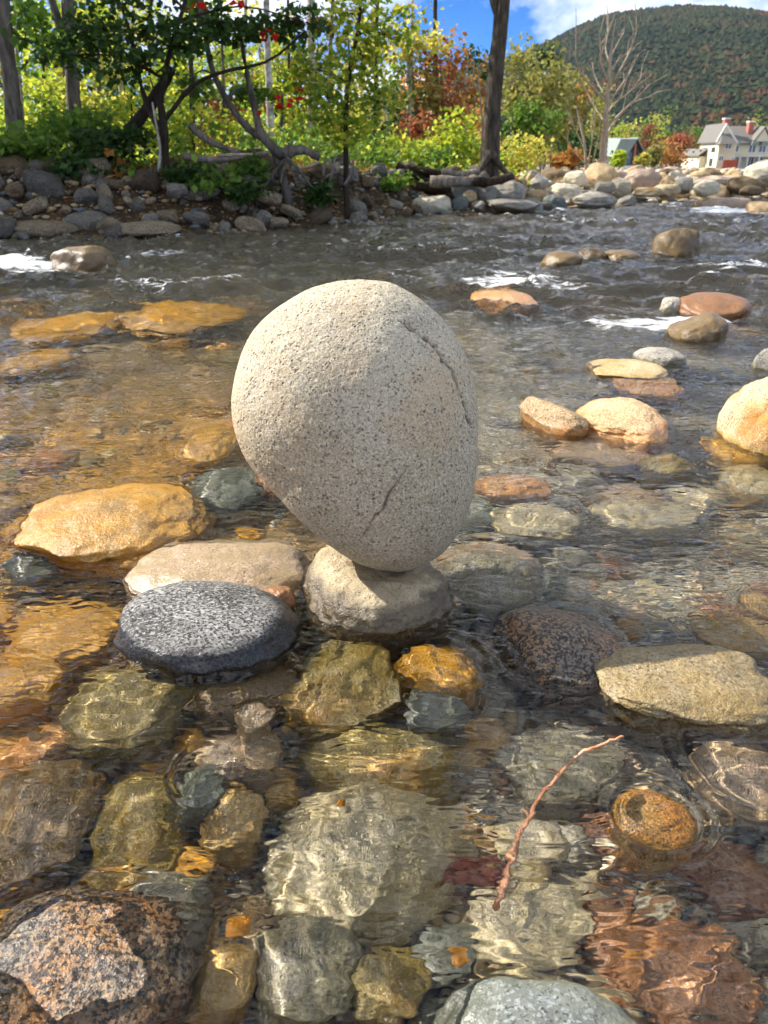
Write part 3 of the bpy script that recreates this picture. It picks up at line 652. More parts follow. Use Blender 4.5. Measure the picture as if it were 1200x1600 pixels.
# ------------------------------------------------------------------ stones of the banks and the gravel bar
def gz1(x, y): return float(ground_z(np.array([x]), np.array([y]))[0])
def bank_stone(name, cx, cy, w, h, Y, mat, label, group, roll=0.0, yaw=0.0, sub=5, seed=None, cat='stone'):
    """a stone on the bank given by its photo box at depth Y; it is sunk until it meets the slope"""
    p = on_y(cx, cy, Y); s = pix_size(p); rx, rz = w / 2 * s, h / 2 * s
    return place_stone(name, tuple(p), (rx, max(rx * .75, rz * .7), rz), seed if seed is not None else int(cx * 7 + cy), mat, label, cat, group, sub=sub, roll=roll, yaw=yaw, facet=4)
GL, GM, GR = 'stones piled on the shaded left bank', 'stones on the bank below the tall trunk', 'boulders along the sunny gravel bar'
BK = bank_stone
BK('bank_boulder', 70, 294, 72, 50, 7.75, 'bgrey', 'big angular grey boulder on the left bank, largest of its pile', GL, .1)
BK('bank_boulder', 22, 266, 66, 40, 8.1, 'bbrown', 'brown boulder at the top of the left bank by the edge', GL)
BK('bank_boulder', 72, 362, 98, 32, 7.2, 'btan', 'long tan boulder at the left waterline with rusty underside', GL, .05)
BK('bank_boulder', 136, 348, 74, 36, 7.4, 'bgrey', 'grey pointed boulder at the left waterline beside the long tan one', GL, .1)
BK('bank_boulder', 230, 358, 104, 24, 7.25, 'btan', 'low flat tan slab at the left waterline', GL)
BK('bank_boulder', 163, 312, 32, 46, 7.7, 'btan', 'upright leaning tan stone in the left bank pile', GL, .35)
BK('bank_boulder', 228, 284, 42, 36, 7.9, 'bbrown', 'dark rounded stone under the bush on the left bank', GL)
BK('bank_boulder', 4, 335, 44, 50, 7.5, 'bgrey', 'grey boulder cut by the left edge on the bank', GL)
BK('bank_boulder', 30, 340, 30, 24, 7.45, 'bgrey', 'squarish dark grey stone by the left edge of the bank', GL)
BK('bank_boulder', 260, 340, 36, 22, 7.45, 'btan', 'rounded pale cobble on the bank right of the flat slab', GL)
BK('bank_boulder', 235, 341, 28, 14, 7.4, 'bgrey', 'small flat grey stone beside the rounded pale cobble', GL)
BK('bank_boulder', 276, 298, 32, 22, 7.75, 'bgrey', 'grey rounded cobble on the dark bank under the roots', GL)
BK('bank_boulder', 420, 310, 42, 22, 8.2, 'btan', 'tan cobble at the right end of the left bank', GL)
BK('bank_boulder', 455, 330, 38, 16, 8.3, 'btan', 'sloping pinkish stone near the waterline on the left bank', GL, .3)
BK('bank_boulder', 412, 342, 24, 26, 7.9, 'bgrey', 'leaning oval grey stone near the waterline', GL, .5)
BK('bank_boulder', 436, 347, 30, 14, 7.9, 'btan', 'flat tan stone next to the leaning oval one', GL)
BK('bank_boulder', 520, 346, 44, 14, 8.9, 'btan', 'low stone at the tip of the left bank', GL)
BK('white_boulder', 673, 323, 62, 30, 10.2, 'pale', 'white rounded boulder at the waterline below the driftwood', GM, -.08)
BK('bank_boulder', 802, 323, 84, 22, 10.4, 'grey', 'long grey boulder at the waterline below the tall trunk', GM, .06)
BK('bank_boulder', 794, 300, 56, 32, 10.9, 'grey', 'domed grey boulder just above the long one', GM)
BK('bank_boulder', 724, 300, 42, 30, 10.8, 'slate', 'dark blue-grey boulder in front of the log pile', GM)
BK('bank_boulder', 760, 304, 34, 30, 10.8, 'grey', 'grey rounded boulder between the log pile and domed boulder', GM)
BK('bank_boulder', 748, 322, 22, 16, 10.4, 'grey', 'small grey cobble left of the long grey boulder', GM)
BK('bank_boulder', 734, 308, 22, 20, 10.6, 'tan', 'small tan stone leaning in front of the log pile', GM, .4)
BK('bank_boulder', 718, 318, 26, 24, 10.5, 'slate', 'dark cobble right of the white rounded boulder', GM)
BK('bank_boulder', 838, 308, 40, 22, 11.4, 'tan', 'shadowed tan boulder where the gravel bar begins', GM)
BK('bar_boulder', 925, 313, 74, 26, 11.9, 'grey', 'dark wet grey boulder at the front of the gravel bar', GR)
BK('bar_boulder', 1002, 281, 60, 32, 14.5, 'pink', 'broad pinkish boulder near the leafless tree on the gravel bar', GR)
BK('bar_boulder', 970, 295, 32, 30, 13.2, 'pale', 'egg-like pale boulder below the leafless tree', GR, .2)
BK('bar_boulder', 900, 280, 40, 24, 14.5, 'pale', 'sunlit cream boulder left of the leafless tree', GR)
BK('bar_boulder', 882, 300, 50, 26, 12.8, 'pale', 'cream boulder behind the dark wet grey one', GR)
BK('bar_boulder', 1010, 300, 46, 14, 12.7, 'tan', 'flat tan slab in the middle of the gravel bar front', GR)
BK('bar_boulder', 1044, 299, 36, 20, 12.9, 'tan', 'squarish tan boulder in the middle of the gravel bar front', GR)
BK('bar_boulder', 1068, 290, 30, 26, 13.6, 'grey', 'grey boulder behind the squarish tan one', GR)
BK('bar_boulder', 1104, 295, 38, 24, 13.3, 'pale', 'smooth pale boulder below the house on the bar', GR)
BK('bar_boulder', 1166, 291, 58, 28, 13.6, 'brown', 'big dark brown boulder below the house at the bar front', GR, .1)
BK('bar_boulder', 1172, 298, 34, 16, 13.2, 'brown', 'small dark boulder in front of the big dark brown one', GR)
BK('bar_boulder', 1203, 272, 74, 40, 15.0, 'pale', 'large bleached boulder cut by the right edge below the house', GR)
BK('bar_boulder', 945, 296, 36, 22, 13.0, 'grey', 'grey boulder left of the egg-like pale one', GR)
BK('bar_boulder', 1120, 283, 60, 16, 14.8, 'pink', 'low pinkish boulder behind the smooth pale one', GR)

bank_meshes = cob_meshes
def strew(n, xr, dr, rr, mats, tmpl, grp, seed, name):
    r_ = np.random.default_rng(seed); k = 0; tries = 0
    while k < n and tries < n * 60:
        tries += 1
        x = r_.uniform(*xr); d = dr[0] + (dr[1] - dr[0]) * r_.random() ** 1.2; y = float(waterline(x)) + d
        r = rr[0] + (rr[1] - rr[0]) * r_.random() ** 2
        if any((x - s[0]) ** 2 + ((y - s[1]) * .8) ** 2 < ((s[2] + r) * .62) ** 2 for s in STONES[-260:]): continue
        mat = mats[int(r_.integers(len(mats)))]; h = r * r_.uniform(.55, .85)
        size = 'small' if r < rr[0] + .18 * (rr[1] - rr[0]) else ('middling' if r < rr[0] + .5 * (rr[1] - rr[0]) else 'large')
        px = project(np.array([[x, y, gz1(x, y)]]))[0]
        f = tmpl(px, d)
        cobble(name, (x, y, gz1(x, y) + h * .45), (r * r_.uniform(.9, 1.4), r * r_.uniform(.75, 1.1), h), mat, f'{size} {COLNAME[mat]} {f}', f'{size} {COLNAME[mat]} {grp} {f}', tilt=.5)
        STONES.append((x, y, r, r, 0)); k += 1
def tl(px, d):
    a = 'by the left edge' if px[0] < 140 else ('under the dark bush' if px[0] < 300 else ('below the leaning trunk' if px[0] < 460 else 'below the yellow-green sapling'))
    return f'stone {"at the waterline" if d < .35 else ("halfway up the bank" if d < .8 else "on top of the bank")} {a}'
strew(150, (-4.4, .0), (-.1, 1.25), (.035, .19), ['bgrey', 'bgrey', 'btan', 'bbrown', 'bbrown', 'bgrey', 'btan'], tl, 'bank stones', 41, 'bank_stone')
def tm(px, d): return f'stone {"at the waterline" if d < .4 else "up the bank"} {"below the log pile" if px[0] < 760 else "below the tall trunk"}'
strew(46, (.0, 2.5), (-.1, 1.5), (.05, .2), ['bgrey', 'grey', 'btan', 'bgrey', 'slate', 'bbrown'], tm, 'bank stones', 42, 'bank_stone')
def tr(px, d): return f'bar boulder, {"front" if d < 1.5 else ("middle" if d < 4 else "back")} row, {"left of leafless tree" if px[0] < 930 else ("right of leafless tree" if px[0] < 1060 else "below the house")}'
strew(105, (2.1, 8.2), (-.15, 6.5), (.08, .30), ['pale', 'pale', 'tan', 'tan', 'grey', 'pink', 'orange', 'brown'], tr, 'bar boulders', 43, 'bar_stone')

t = NT('gravel_mix'); gg = t.N('ShaderNodeNewGeometry')
pc = t.ramp(gg.outputs['Random Per Island'], [(0, lin('a4957c')), (.2, lin('bfb299')), (.4, lin('8a8274')), (.55, lin('c9bda6')), (.7, lin('a88a68')), (.85, lin('98928a'))], 'CONSTANT')
m_grav = t.done(t.bsdf(pc, .8, t.bump(t.noise(gg.outputs['Position'], 40, 3), .4, .01), .25))
n = 5200; Xg = rng.uniform(1.7, 22, n); dg_ = .05 + 45 * rng.random(n) ** 2.4; Yg = waterline(Xg) + dg_; Xg = Xg * (1 + dg_ * .05)
sg = (.02 + .07 * rng.random(n) ** 2) * (1 + dg_ * .05)
scatter_pebbles('bar_gravel', np.stack([Xg, Yg, ground_z(Xg, Yg) + sg * .2], 1), sg, m_grav, 'loose pale gravel covering the sunny bar')
n = 2600; Xg = rng.uniform(-4.6, 2.2, n); dg_ = -.15 + 1.7 * rng.random(n); Yg = waterline(Xg) + dg_
sg = .012 + .035 * rng.random(n) ** 2
m_bgrav = m_peb
scatter_pebbles('bank_gravel', np.stack([Xg, Yg, ground_z(Xg, Yg) + sg * .2], 1), sg, m_bgrav, 'small rubble between the stones of the shaded bank')

# ------------------------------------------------------------------ plants
def bark_mat(name, a, b, scale=14, stretch=.25, bump=.9):
    t = NT(name); tc = t.N('ShaderNodeTexCoord'); mp = t.N('ShaderNodeMapping'); mp.inputs['Scale'].default_value = (1, 1, stretch); t.put(mp.inputs[0], tc.outputs['Object'])
    n = t.noise(mp.outputs[0], scale, 5, .65); n3 = t.noise(mp.outputs[0], scale * 5, 3, .6)
    c = t.mix(t.ramp(n, [(.38, 0.0), (.62, 1.0)]), lin(a), lin(b)); c = t.mix(.4, c, t.ramp(n3, [(.3, .4), (.7, 1.4)]), 'MULTIPLY')
    return t.done(t.bsdf(c, .85, t.bump(t.math('ADD', n, t.math('MULTIPLY', n3, .5)), bump, .03), .2))
B = {'dark': bark_mat('bark_dark', '4a3f33', '2f2820'), 'grey': bark_mat('bark_grey', '7a7268', '4e473e'), 'birch': bark_mat('bark_birch', 'cfc8ba', '8c8478', 8, 1.6, .3),
     'dead': bark_mat('bark_dead', 'b5a694', '96846f', 20, .3, .4), 'wood': bark_mat('driftwood', '9c9184', '6f655a', 18, .2, .6), 'rot': bark_mat('rotten_wood', '4c3d2d', '2f261c', 18, .25, .8), 'trunk': bark_mat('bark_tall', '6d6252', '3f372d', 22, .22, 1.2)}
def leaf_mat(name, cols, trans=.5):
    t = NT(name); g = t.N('ShaderNodeNewGeometry'); n = len(cols)
    c = t.ramp(g.outputs['Random Per Island'], [((i + .5) / n, lin(q)) for i, q in enumerate(cols)])
    oi = t.N('ShaderNodeObjectInfo'); hs = t.N('ShaderNodeHueSaturation'); t.put(hs.inputs['Color'], c); t.put(hs.inputs['Value'], t.mapr(oi.outputs['Random'], 0, 1, .85, 1.15))
    d = t.N('ShaderNodeBsdfPrincipled'); t.put(d.inputs['Base Color'], hs.outputs[0]); t.set(d, Roughness=.5); t.put(d.inputs['Specular IOR Level'], .3)
    tr = t.N('ShaderNodeBsdfTranslucent'); t.put(tr.inputs['Color'], hs.outputs[0]); mx = t.N('ShaderNodeMixShader')
    t.put(mx.inputs[0], trans); t.put(mx.inputs[1], d.outputs[0]); t.put(mx.inputs[2], tr.outputs[0]); return t.done(mx.outputs[0])
LM = {'sap': leaf_mat('leaf_sapling', ['7f9a2c', '9db436', '688a2a', 'b8c440', 'd0c444'], .52), 'dark': leaf_mat('leaf_dark', ['2e4418', '3b5620', '46642a', '34501d'], .35),
      'green': leaf_mat('leaf_green', ['5f8030', '769636', '88a640', '54742e'], .5),
      'lime': leaf_mat('leaf_lime', ['9ab236', 'b2c23c', 'cad048', '84a234', 'd8cc4e'], .58),
      'yellow': leaf_mat('leaf_yellow', ['c2be54', 'd6ca5e', 'b0b650', 'e2cf66'], .55),
      'birch': leaf_mat('leaf_birch', ['97954a', 'a8a254', '858a44', 'b8aa5c', '74803c'], .45),
      'orange': leaf_mat('leaf_orange', ['c47a36', 'b5863f', 'cf9248', 'a66a34', '98884a'], .5),
      'red': leaf_mat('leaf_red', ['d01f1a', 'e03a24', 'b8201c'], .5),
      'rust': leaf_mat('leaf_rust', ['a8553a', '8f5a3c', 'b56b45', '7c6a40'], .45),
      'ever': leaf_mat('leaf_evergreen', ['3f5f2c', '54763a', '2f4a24'], .3)}

def leaf_mesh(centers, size, seed, droop=.3):
    """kite-shaped leaves folded along the midrib"""
    r = np.random.default_rng(seed); n = len(centers)
    nz = r.normal(size=(n, 3)); nz[:, 2] = np.abs(nz[:, 2]) + .35; nz /= np.linalg.norm(nz, axis=1)[:, None]
    d = r.normal(size=(n, 3)); d[:, 2] -= droop; d -= nz * (d * nz).sum(1)[:, None]; d /= np.linalg.norm(d, axis=1)[:, None] + 1e-9
    e = np.cross(nz, d); L = (size * r.uniform(.65, 1.3, n))[:, None]; w = L * r.uniform(.32, .48, n)[:, None]
    a = centers; b = a + d * L * .45 + e * w + nz * w * .35; c = a + d * L; q = a + d * L * .45 - e * w + nz * w * .35
    return np.stack([a, b, c, q], 1).reshape(-1, 3), np.arange(4 * n).reshape(n, 4)

def blob_points(blobs, seed, per=26, tight=.16):
    """leaf positions gathered in sprays inside ellipsoids (centre, radii, count)"""
    r = np.random.default_rng(seed); out, sprays = [], []
    for c, rad, n in blobs:
        k = max(3, n // per); u = r.normal(size=(k, 3)); u /= np.linalg.norm(u, axis=1)[:, None]; u *= (r.random(k) ** .45)[:, None]
        sc = np.asarray(c) + u * np.asarray(rad); sprays.append((np.asarray(c), sc))
        ids = r.integers(k, size=n); g = r.normal(size=(n, 3)) * np.asarray(rad) * tight * np.array([1.3, 1.3, .7])
        out.append(sc[ids] + g)
    return np.concatenate(out), sprays

def plant(name, label, cat, trunk, tr_rad, blobs, leaf, lsize, bark='grey', group=None, seed=0, per=26, tight=.16, stems=(), limb_r=None, twigs=True, extra=None, sides=8):
    """trunk: control points in the world; stems: further trunks (points, r0, r1); blobs: crown ellipsoids; extra: [(part name, leaf material, blobs, size)]"""
    base = np.asarray(trunk[0], float); o = empty(name, base, label, cat, group)
    m = MB(); pts = curve_pts(np.asarray(trunk) - base, 18); L = np.linspace(0, 1, 18)
    m.tube(pts, tr_rad[0] + (tr_rad[1] - tr_rad[0]) * L ** .8, sides, wob=.05)
    for sp, r0, r1 in stems:
        q = curve_pts(np.asarray(sp) - base, 12); m.tube(q, np.linspace(r0, r1, 12), 6, wob=.05)
    m.build('trunk', B[bark], o)
    if blobs:
        P_, sprays = blob_points([(np.asarray(c) - base, r, n) for c, r, n in blobs], seed, per, tight)
        v, f = leaf_mesh(P_, lsize, seed + 1); link('crown', mesh_np('crown', v, f, False, [LM[leaf]]), o)
        if twigs:
            b = MB(); r_ = np.random.default_rng(seed + 5); lr = limb_r or tr_rad[1] * .8
            for c, sc in sprays:
                d = np.linalg.norm(pts - c, axis=1) + .6 * np.maximum(pts[:, 2] - c[2], 0) * 3; s = pts[int(d.argmin())]
                midp = (s + c) / 2 + np.array([0, 0, .1 * np.linalg.norm(c - s)])
                b.tube(curve_pts([s, midp, c], 7), np.linspace(lr, lr * .45, 7), 5, False)
                for e in sc[:10]:
                    b.tube(curve_pts([c + (s - c) * .25 * r_.random(), (c + e) / 2 + r_.normal(size=3) * .05 * np.linalg.norm(e - c), e], 4), np.linspace(lr * .4, lr * .12, 4), 4, False)
            b.build('limbs', B[bark], o)
    for pn, lm, bl, sz in (extra or []):
        P_, _ = blob_points([(np.asarray(c) - base, r, n) for c, r, n in bl], seed + 9, 8, .3); v, f = leaf_mesh(P_, sz, seed + 11)
        link(pn, mesh_np(pn, v, f, False, [LM[lm]]), o)
    return o
def gp(x, y, Y): return tuple(on_y(x, y, Y))
def blob(px, py, Y, rx, ry, n, dep=.8):
    c = on_y(px, py, Y); s = pix_size(c); return (c, (rx * s, rx * s * dep, ry * s), n)
def foot(px, Y):
    x = on_y(px, 250, Y)[0]; return (x, Y, gz1(x, Y) - .05)
def s_at(Y): return pix_size(on_y(600, 150, Y))

# --- shaded left bank, nearest row
Y = 8.3; s = s_at(Y); b0 = foot(256, Y)
plant('overhanging_bush', 'dark green overhanging bush with a few scarlet leaves on the left bank', 'bush', [b0, gp(258, 200, Y), gp(252, 150, Y), gp(268, 70, Y), gp(290, 0, Y), gp(296, -60, Y)], (6 * s, 2.4 * s),
      [blob(185, 45, Y - .1, 95, 45, 460), blob(285, 55, Y - .2, 75, 36, 340), blob(120, 85, Y, 60, 40, 260), blob(205, 100, Y - .2, 75, 30, 250), blob(345, 38, Y, 65, 26, 250), blob(410, 46, Y, 70, 20, 240), blob(475, 34, Y, 52, 24, 170), blob(240, -10, Y, 120, 40, 260)],
      'dark', .07, 'dark', seed=1, per=7, tight=.14, limb_r=.012,
      stems=[([gp(256, 190, Y), gp(300, 135, Y), gp(350, 112, Y), gp(420, 95, Y), gp(478, 48, Y)], 4 * s, 1.5 * s), ([gp(256, 215, Y), gp(225, 150, Y + .2), gp(205, 60, Y + .2), gp(190, 10, Y + .2)], 6 * s, 2 * s), ([gp(252, 240, Y), gp(248, 170, Y - .15), gp(234, 120, Y - .2)], 3 * s, 1 * s)],
      extra=[('red_leaves', 'red', [blob(304, 8, Y - .2, 10, 10, 7), blob(374, 10, Y - .2, 14, 12, 8), blob(424, 57, Y - .2, 16, 8, 7), blob(460, 150, Y, 20, 10, 9), blob(436, 162, Y, 14, 6, 5), blob(410, 175, Y, 12, 4, 3)], .075)])
Y = 8.5; s = s_at(Y); b0 = foot(452, Y)
plant('leaning_tree', 'bare curved double trunk leaning left over the bank with gnarled roots', 'tree', [b0, gp(428, 232, Y), gp(392, 205, Y), gp(360, 165, Y), (gp(332, 110, Y)), gp(318, 40, Y), gp(300, -40, Y)], (8 * s, 3 * s),
      [blob(330, 20, Y + .3, 50, 30, 160), blob(300, 120, Y + .4, 50, 30, 170), blob(390, 140, Y + .5, 45, 35, 170)], 'green', .075, 'grey', seed=2, limb_r=.012,
      stems=[([gp(440, 246, Y), gp(410, 212, Y - .1), gp(398, 170, Y + .1), gp(385, 110, Y + .2), gp(372, 30, Y + .2)], 8 * s, 3 * s)] + [([gp(448, 246, Y - .05), gp(448 + dx * .5, 266, Y - .15), gp(448 + dx, 285 + abs(dx) * .2, Y - .3)], 3 * s, 1.0 * s) for dx in (-34, -10, 16, 40)])
Y = 8.75; s = s_at(Y); b0 = foot(541, Y)
plant('yellow_green_sapling', 'slender sapling with glowing yellow-green leaves at the end of the left bank', 'tree', [b0, gp(540, 200, Y), gp(545, 120, Y), gp(560, 40, Y), gp(566, -40, Y)], (5.5 * s, 2 * s),
      [blob(510, 150, Y, 52, 55, 330), blob(565, 105, Y, 55, 60, 340), blob(540, 205, Y, 62, 34, 280), blob(605, 55, Y, 50, 45, 240), blob(470, 110, Y, 36, 50, 200), blob(550, 20, Y, 60, 40, 260), blob(600, 160, Y, 30, 40, 120)],
      'sap', .07, 'dark', seed=3, per=10, tight=.22, limb_r=.008, extra=[('yellow_leaves', 'orange', [blob(500, 40, Y - .1, 40, 18, 26)], .08)])
for i, (px, py, rx, ry, n, lf, Y, lab) in enumerate([
        (40, 222, 70, 26, 520, 'green', 8.35, 'leafy green undergrowth at the left edge above the stones'),
        (120, 195, 62, 34, 560, 'green', 8.9, 'leafy green shrub behind the big angular boulder'),
        (178, 222, 52, 24, 420, 'dark', 8.25, 'low dark green shrub with a single yellow-orange leaf'),
        (330, 282, 34, 22, 170, 'green', 8.0, 'small green plant hanging down the dark bank under the driftwood'),
        (500, 300, 26, 20, 150, 'dark', 8.6, 'small dark green plant low on the bank below the sapling'),
        (395, 262, 24, 18, 120, 'green', 8.3, 'small green plant beside the roots of the leaning trunk'),
        (105, 262, 40, 16, 200, 'dark', 7.95, 'dark leaves hanging over the big angular boulder'),
        (290, 268, 34, 16, 170, 'dark', 8.0, 'dark leaves hanging over the bank under the driftwood log'),
        (385, 300, 26, 16, 120, 'dark', 7.9, 'small dark plant low on the bank below the leaning trunk'),
        (620, 285, 30, 14, 150, 'green', 10.2, 'small green plant growing on the left end of the log pile'),
        (205, 160, 60, 40, 420, 'lime', 9.8, 'lime green shrub between the trunks left of the dark bush'),
        (300, 190, 40, 40, 320, 'lime', 10.0, 'yellow-green shrub behind the stems of the dark bush')]):
    s = s_at(Y); f0 = foot(px, Y); top = gp(px, py - ry * .5, Y)
    ex = [('yellow_leaf', 'orange', [blob(168, 238, Y - .25, 3, 4, 3)], .10)] if i == 2 else None
    plant('bank_shrub', lab, 'shrub', [f0, ((f0[0] + top[0]) / 2, Y, (f0[2] + top[2]) / 2), top], (2.5 * s, 1.2 * s), [blob(px, py, Y, rx, ry, n), blob(px - rx * .4, py + ry * .5, Y, rx * .6, ry * .6, n // 3)], lf, .075 if i < 10 else .06, 'dark', 'shrubs along the left bank', 20 + i, per=14, tight=.25, limb_r=.006, extra=ex)

# --- trunks behind, tall trees that run out of the top of the picture
def tall(px0, py0, px1, Y, r, bark, label, crown, leaf, seed, group='tall trees of the left wood', fork=None, H=7.0, low=()):
    s = s_at(Y); f0 = foot(px0, Y); top = np.array(gp(px1, 0, Y)); d = (top - np.array(f0)); tip = np.array(f0) + d * ((H - f0[2]) / d[2]) + np.array([.1, 0, 0])
    st = [([gp(*fork[0], Y), gp(*fork[1], Y)], r * s * .7, r * s * .4)] if fork else []
    bl = [(tip + rng.normal(size=3) * .9 + np.array([0, 0, -.3]), (1.5, 1.5, 1.0), crown // 3) for _ in range(3)] + list(low)
    plant('tall_tree', label, 'tree', [f0, np.array(f0) + d * .5, top, tip], (r * s, r * s * .55), bl, leaf, .11, bark, group, seed, limb_r=.025, stems=st, sides=10)
tall(28, 180, 4, 10.0, 15, 'grey', 'thick brown trunk at the left edge of the wood', 900, 'green', 51, low=[blob(40, 60, 10.3, 70, 50, 420)])
tall(38, 175, 22, 11.0, 4, 'birch', 'thin pale trunk beside the thick trunk at the left edge', 400, 'lime', 52)
tall(120, 130, 106, 11.0, 13, 'grey', 'forked grey trunk left of the dark bush', 900, 'lime', 53, fork=((108, 90), (78, -10)), low=[blob(150, 40, 11.5, 60, 40, 380)])
tall(424, 230, 416, 11.5, 7, 'birch', 'pale birch trunk right of the leaning tree', 700, 'lime', 54)
tall(300, 210, 298, 11.5, 5, 'dark', 'thin dark trunk behind the dark bush', 500, 'green', 55)
for k_, (a_, b_, y_, w_, bk_) in enumerate([(70, 66, 13, 3, 'dark'), (158, 150, 12.5, 3.5, 'grey'), (190, 186, 15, 3, 'birch'), (232, 236, 14, 3.5, 'dark'), (352, 346, 13, 3, 'grey'), (378, 384, 16, 4, 'birch'), (455, 450, 15, 3, 'dark'), (510, 520, 17, 4, 'grey'), (585, 590, 18, 4, 'dark'), (640, 645, 19, 4, 'birch'), (682, 680, 20, 4.5, 'dark')]):
    tall(a_, 200, b_, y_, w_, bk_, f'slim {"pale" if bk_ == "birch" else bk_} trunk in the wood, {["right of the thick left trunk", "between forked trunk and dark bush", "just left of the dark bush", "behind the dark dead trunk", "behind the leaning tree top", "left of the pale birch", "right of the pale birch", "just left of the sapling", "just right of the sapling", "below the pale yellow-green crown", "below the russet crown"][k_]}', 300, 'lime', 310 + k_, group='slim trunks of the wood')
tall(487, 130, 486, 14.0, 9, 'birch', 'pale grey trunk behind the yellow-green sapling', 800, 'lime', 56)
# trees off the left edge that keep the bank in shade
for k, (x, y) in enumerate([(-6.0, 9.7), (-7.7, 10.0), (-9.4, 10.2), (-11.2, 10.8)]):
    z0 = gz1(x, y)
    plant('tall_tree', f'tall green tree standing beyond the left edge, {"first second third fourth".split()[k]} outwards', 'tree', [(x, y, z0 - .05), (x, y, 3), (x + .2, y, 7)], (.14, .06),
          [((x + dx, y + dy, z), (1.4, 1.3, 1.0), 1300) for dx, dy, z in ((0, 0, 6.4), (.8, .5, 5.2), (-.9, -.5, 5.2), (.2, -.9, 4.3))], 'green', .15, 'grey', 'trees beyond the left edge', 60 + k, limb_r=.03)

# --- understory of the wood, 11 to 24 m
W = [(20, 120, 14, 80, 60, 420, 'lime', 'lime'), (90, 40, 15, 80, 60, 420, 'lime', 'yellow-green'), (180, 30, 14, 70, 50, 400, 'yellow', 'pale yellow'), (245, 60, 16, 60, 60, 360, 'lime', 'lime'), (330, 60, 15, 60, 60, 380, 'lime', 'bright lime'),
     (375, 140, 14, 55, 55, 380, 'green', 'fresh green'), (400, 70, 18, 60, 60, 360, 'yellow', 'yellowish'), (450, 170, 15, 50, 50, 330, 'lime', 'lime'), (340, 190, 13, 50, 35, 300, 'rust', 'rusty red'), (250, 170, 15, 50, 40, 300, 'green', 'green'), (60, 180, 13, 60, 30, 300, 'green', 'mid green'),
     (455, 60, 20, 50, 60, 330, 'ever', 'dark evergreen'), (600, 190, 17, 48, 62, 420, 'ever', 'greyish green'), (640, 120, 19, 48, 75, 460, 'birch', 'olive yellow'), (630, 45, 19, 56, 45, 360, 'yellow', 'pale yellow-green'), (685, 130, 19, 36, 70, 400, 'rust', 'russet'), (722, 130, 21, 40, 62, 420, 'orange', 'orange'),
     (695, 75, 21, 34, 36, 220, 'orange', 'amber'), (745, 100, 23, 26, 32, 200, 'ever', 'evergreen'), (655, 205, 16, 30, 36, 240, 'rust', 'brick red'), (615, 240, 13.5, 44, 28, 330, 'lime', 'lime'), (715, 218, 14, 40, 42, 460, 'lime', 'brilliant yellow-green'), (750, 205, 17, 26, 48, 260, 'orange', 'copper'),
     (15, 195, 11.5, 50, 30, 300, 'lime', 'sunny lime'), (100, 150, 12.5, 55, 40, 380, 'lime', 'glowing lime'), (160, 170, 12, 45, 35, 320, 'yellow', 'golden'), (215, 200, 11.5, 40, 26, 260, 'lime', 'lemon green'), (270, 110, 13, 45, 45, 320, 'lime', 'sunlit lime'), (390, 200, 12, 40, 30, 260, 'lime', 'light lime'), (430, 110, 13.5, 45, 50, 340, 'lime', 'yellow-lime'), (120, 90, 17, 70, 50, 380, 'yellow', 'straw yellow'), (30, 20, 17, 60, 50, 380, 'lime', 'bright lime'), (580, 130, 22, 60, 80, 460, 'yellow', 'soft yellow'), (540, 60, 24, 60, 60, 420, 'birch', 'olive'), (660, 240, 14, 40, 20, 260, 'lime', 'leafy lime'), (570, 250, 12, 40, 20, 220, 'green', 'green'), (680, 245, 13, 26, 18, 160, 'green', 'low green')]
for i, (px, py, Y, rx, ry, n, lf, word) in enumerate(W):
    s = s_at(Y); f0 = foot(px, Y); top = gp(px + 3, py - ry * .4, Y); mid_ = ((f0[0] + top[0]) / 2 + .1, Y, (f0[2] + top[2]) / 2)
    where = 'left of the dark bush' if px < 180 else ('behind the dark bush' if px < 330 else ('behind the leaning trunk' if px < 480 else ('behind the sapling' if px < 610 else 'left of the tall trunk')))
    lvl = 'high up' if py < 90 else ('at mid height' if py < 185 else 'close to the ground')
    plant('woodland_tree', f'{word} foliage {lvl} in the wood {where}', 'tree', [f0, mid_, top], (3.2 * s, 1.3 * s),
          [blob(px, py, Y, rx, ry, n), blob(px - rx * .5, py + ry * .6, Y + .3, rx * .6, ry * .5, n // 3), blob(px + rx * .5, py + ry * .5, Y - .3, rx * .6, ry * .5, n // 3)], lf, .085 + .004 * (Y - 12), 'grey' if i % 2 else 'birch', 'small trees of the wood', 100 + i, per=16, tight=.22, limb_r=.012)
def undergrowth(name, n, xr, yr, mat, label, seed, hz):
    r = np.random.default_rng(seed); c = r.uniform(size=(n // 30, 2)) * [xr[1] - xr[0], yr[1] - yr[0]] + [xr[0], yr[0]]
    i = r.integers(len(c), size=n); x, y = (c[i] + r.normal(size=(n, 2)) * .22).T
    hh = (r.random(len(c)) ** 1.5 * hz)[i]; z = ground_z(x, y) + .02 + hh * r.random(n)
    k = y > waterline(x) + .9; P_ = np.stack([x, y, z], 1)[k]; v, f = leaf_mesh(P_, .075, seed + 1); link(name, mesh_np(name, v, f, False, [LM[mat]]), kind='stuff', label=label)
undergrowth('undergrowth', 9000, (-7, 1.6), (8.2, 15), 'green', 'low green undergrowth on the floor of the wood', 91, .55)
undergrowth('undergrowth', 8000, (-9, 2.4), (9.5, 19), 'lime', 'low yellow-green undergrowth deeper in the wood', 92, .8)
undergrowth('leaf_litter', 5000, (-6, 2.2), (7.9, 13), 'orange', 'fallen autumn leaves on the floor of the wood', 93, .03)
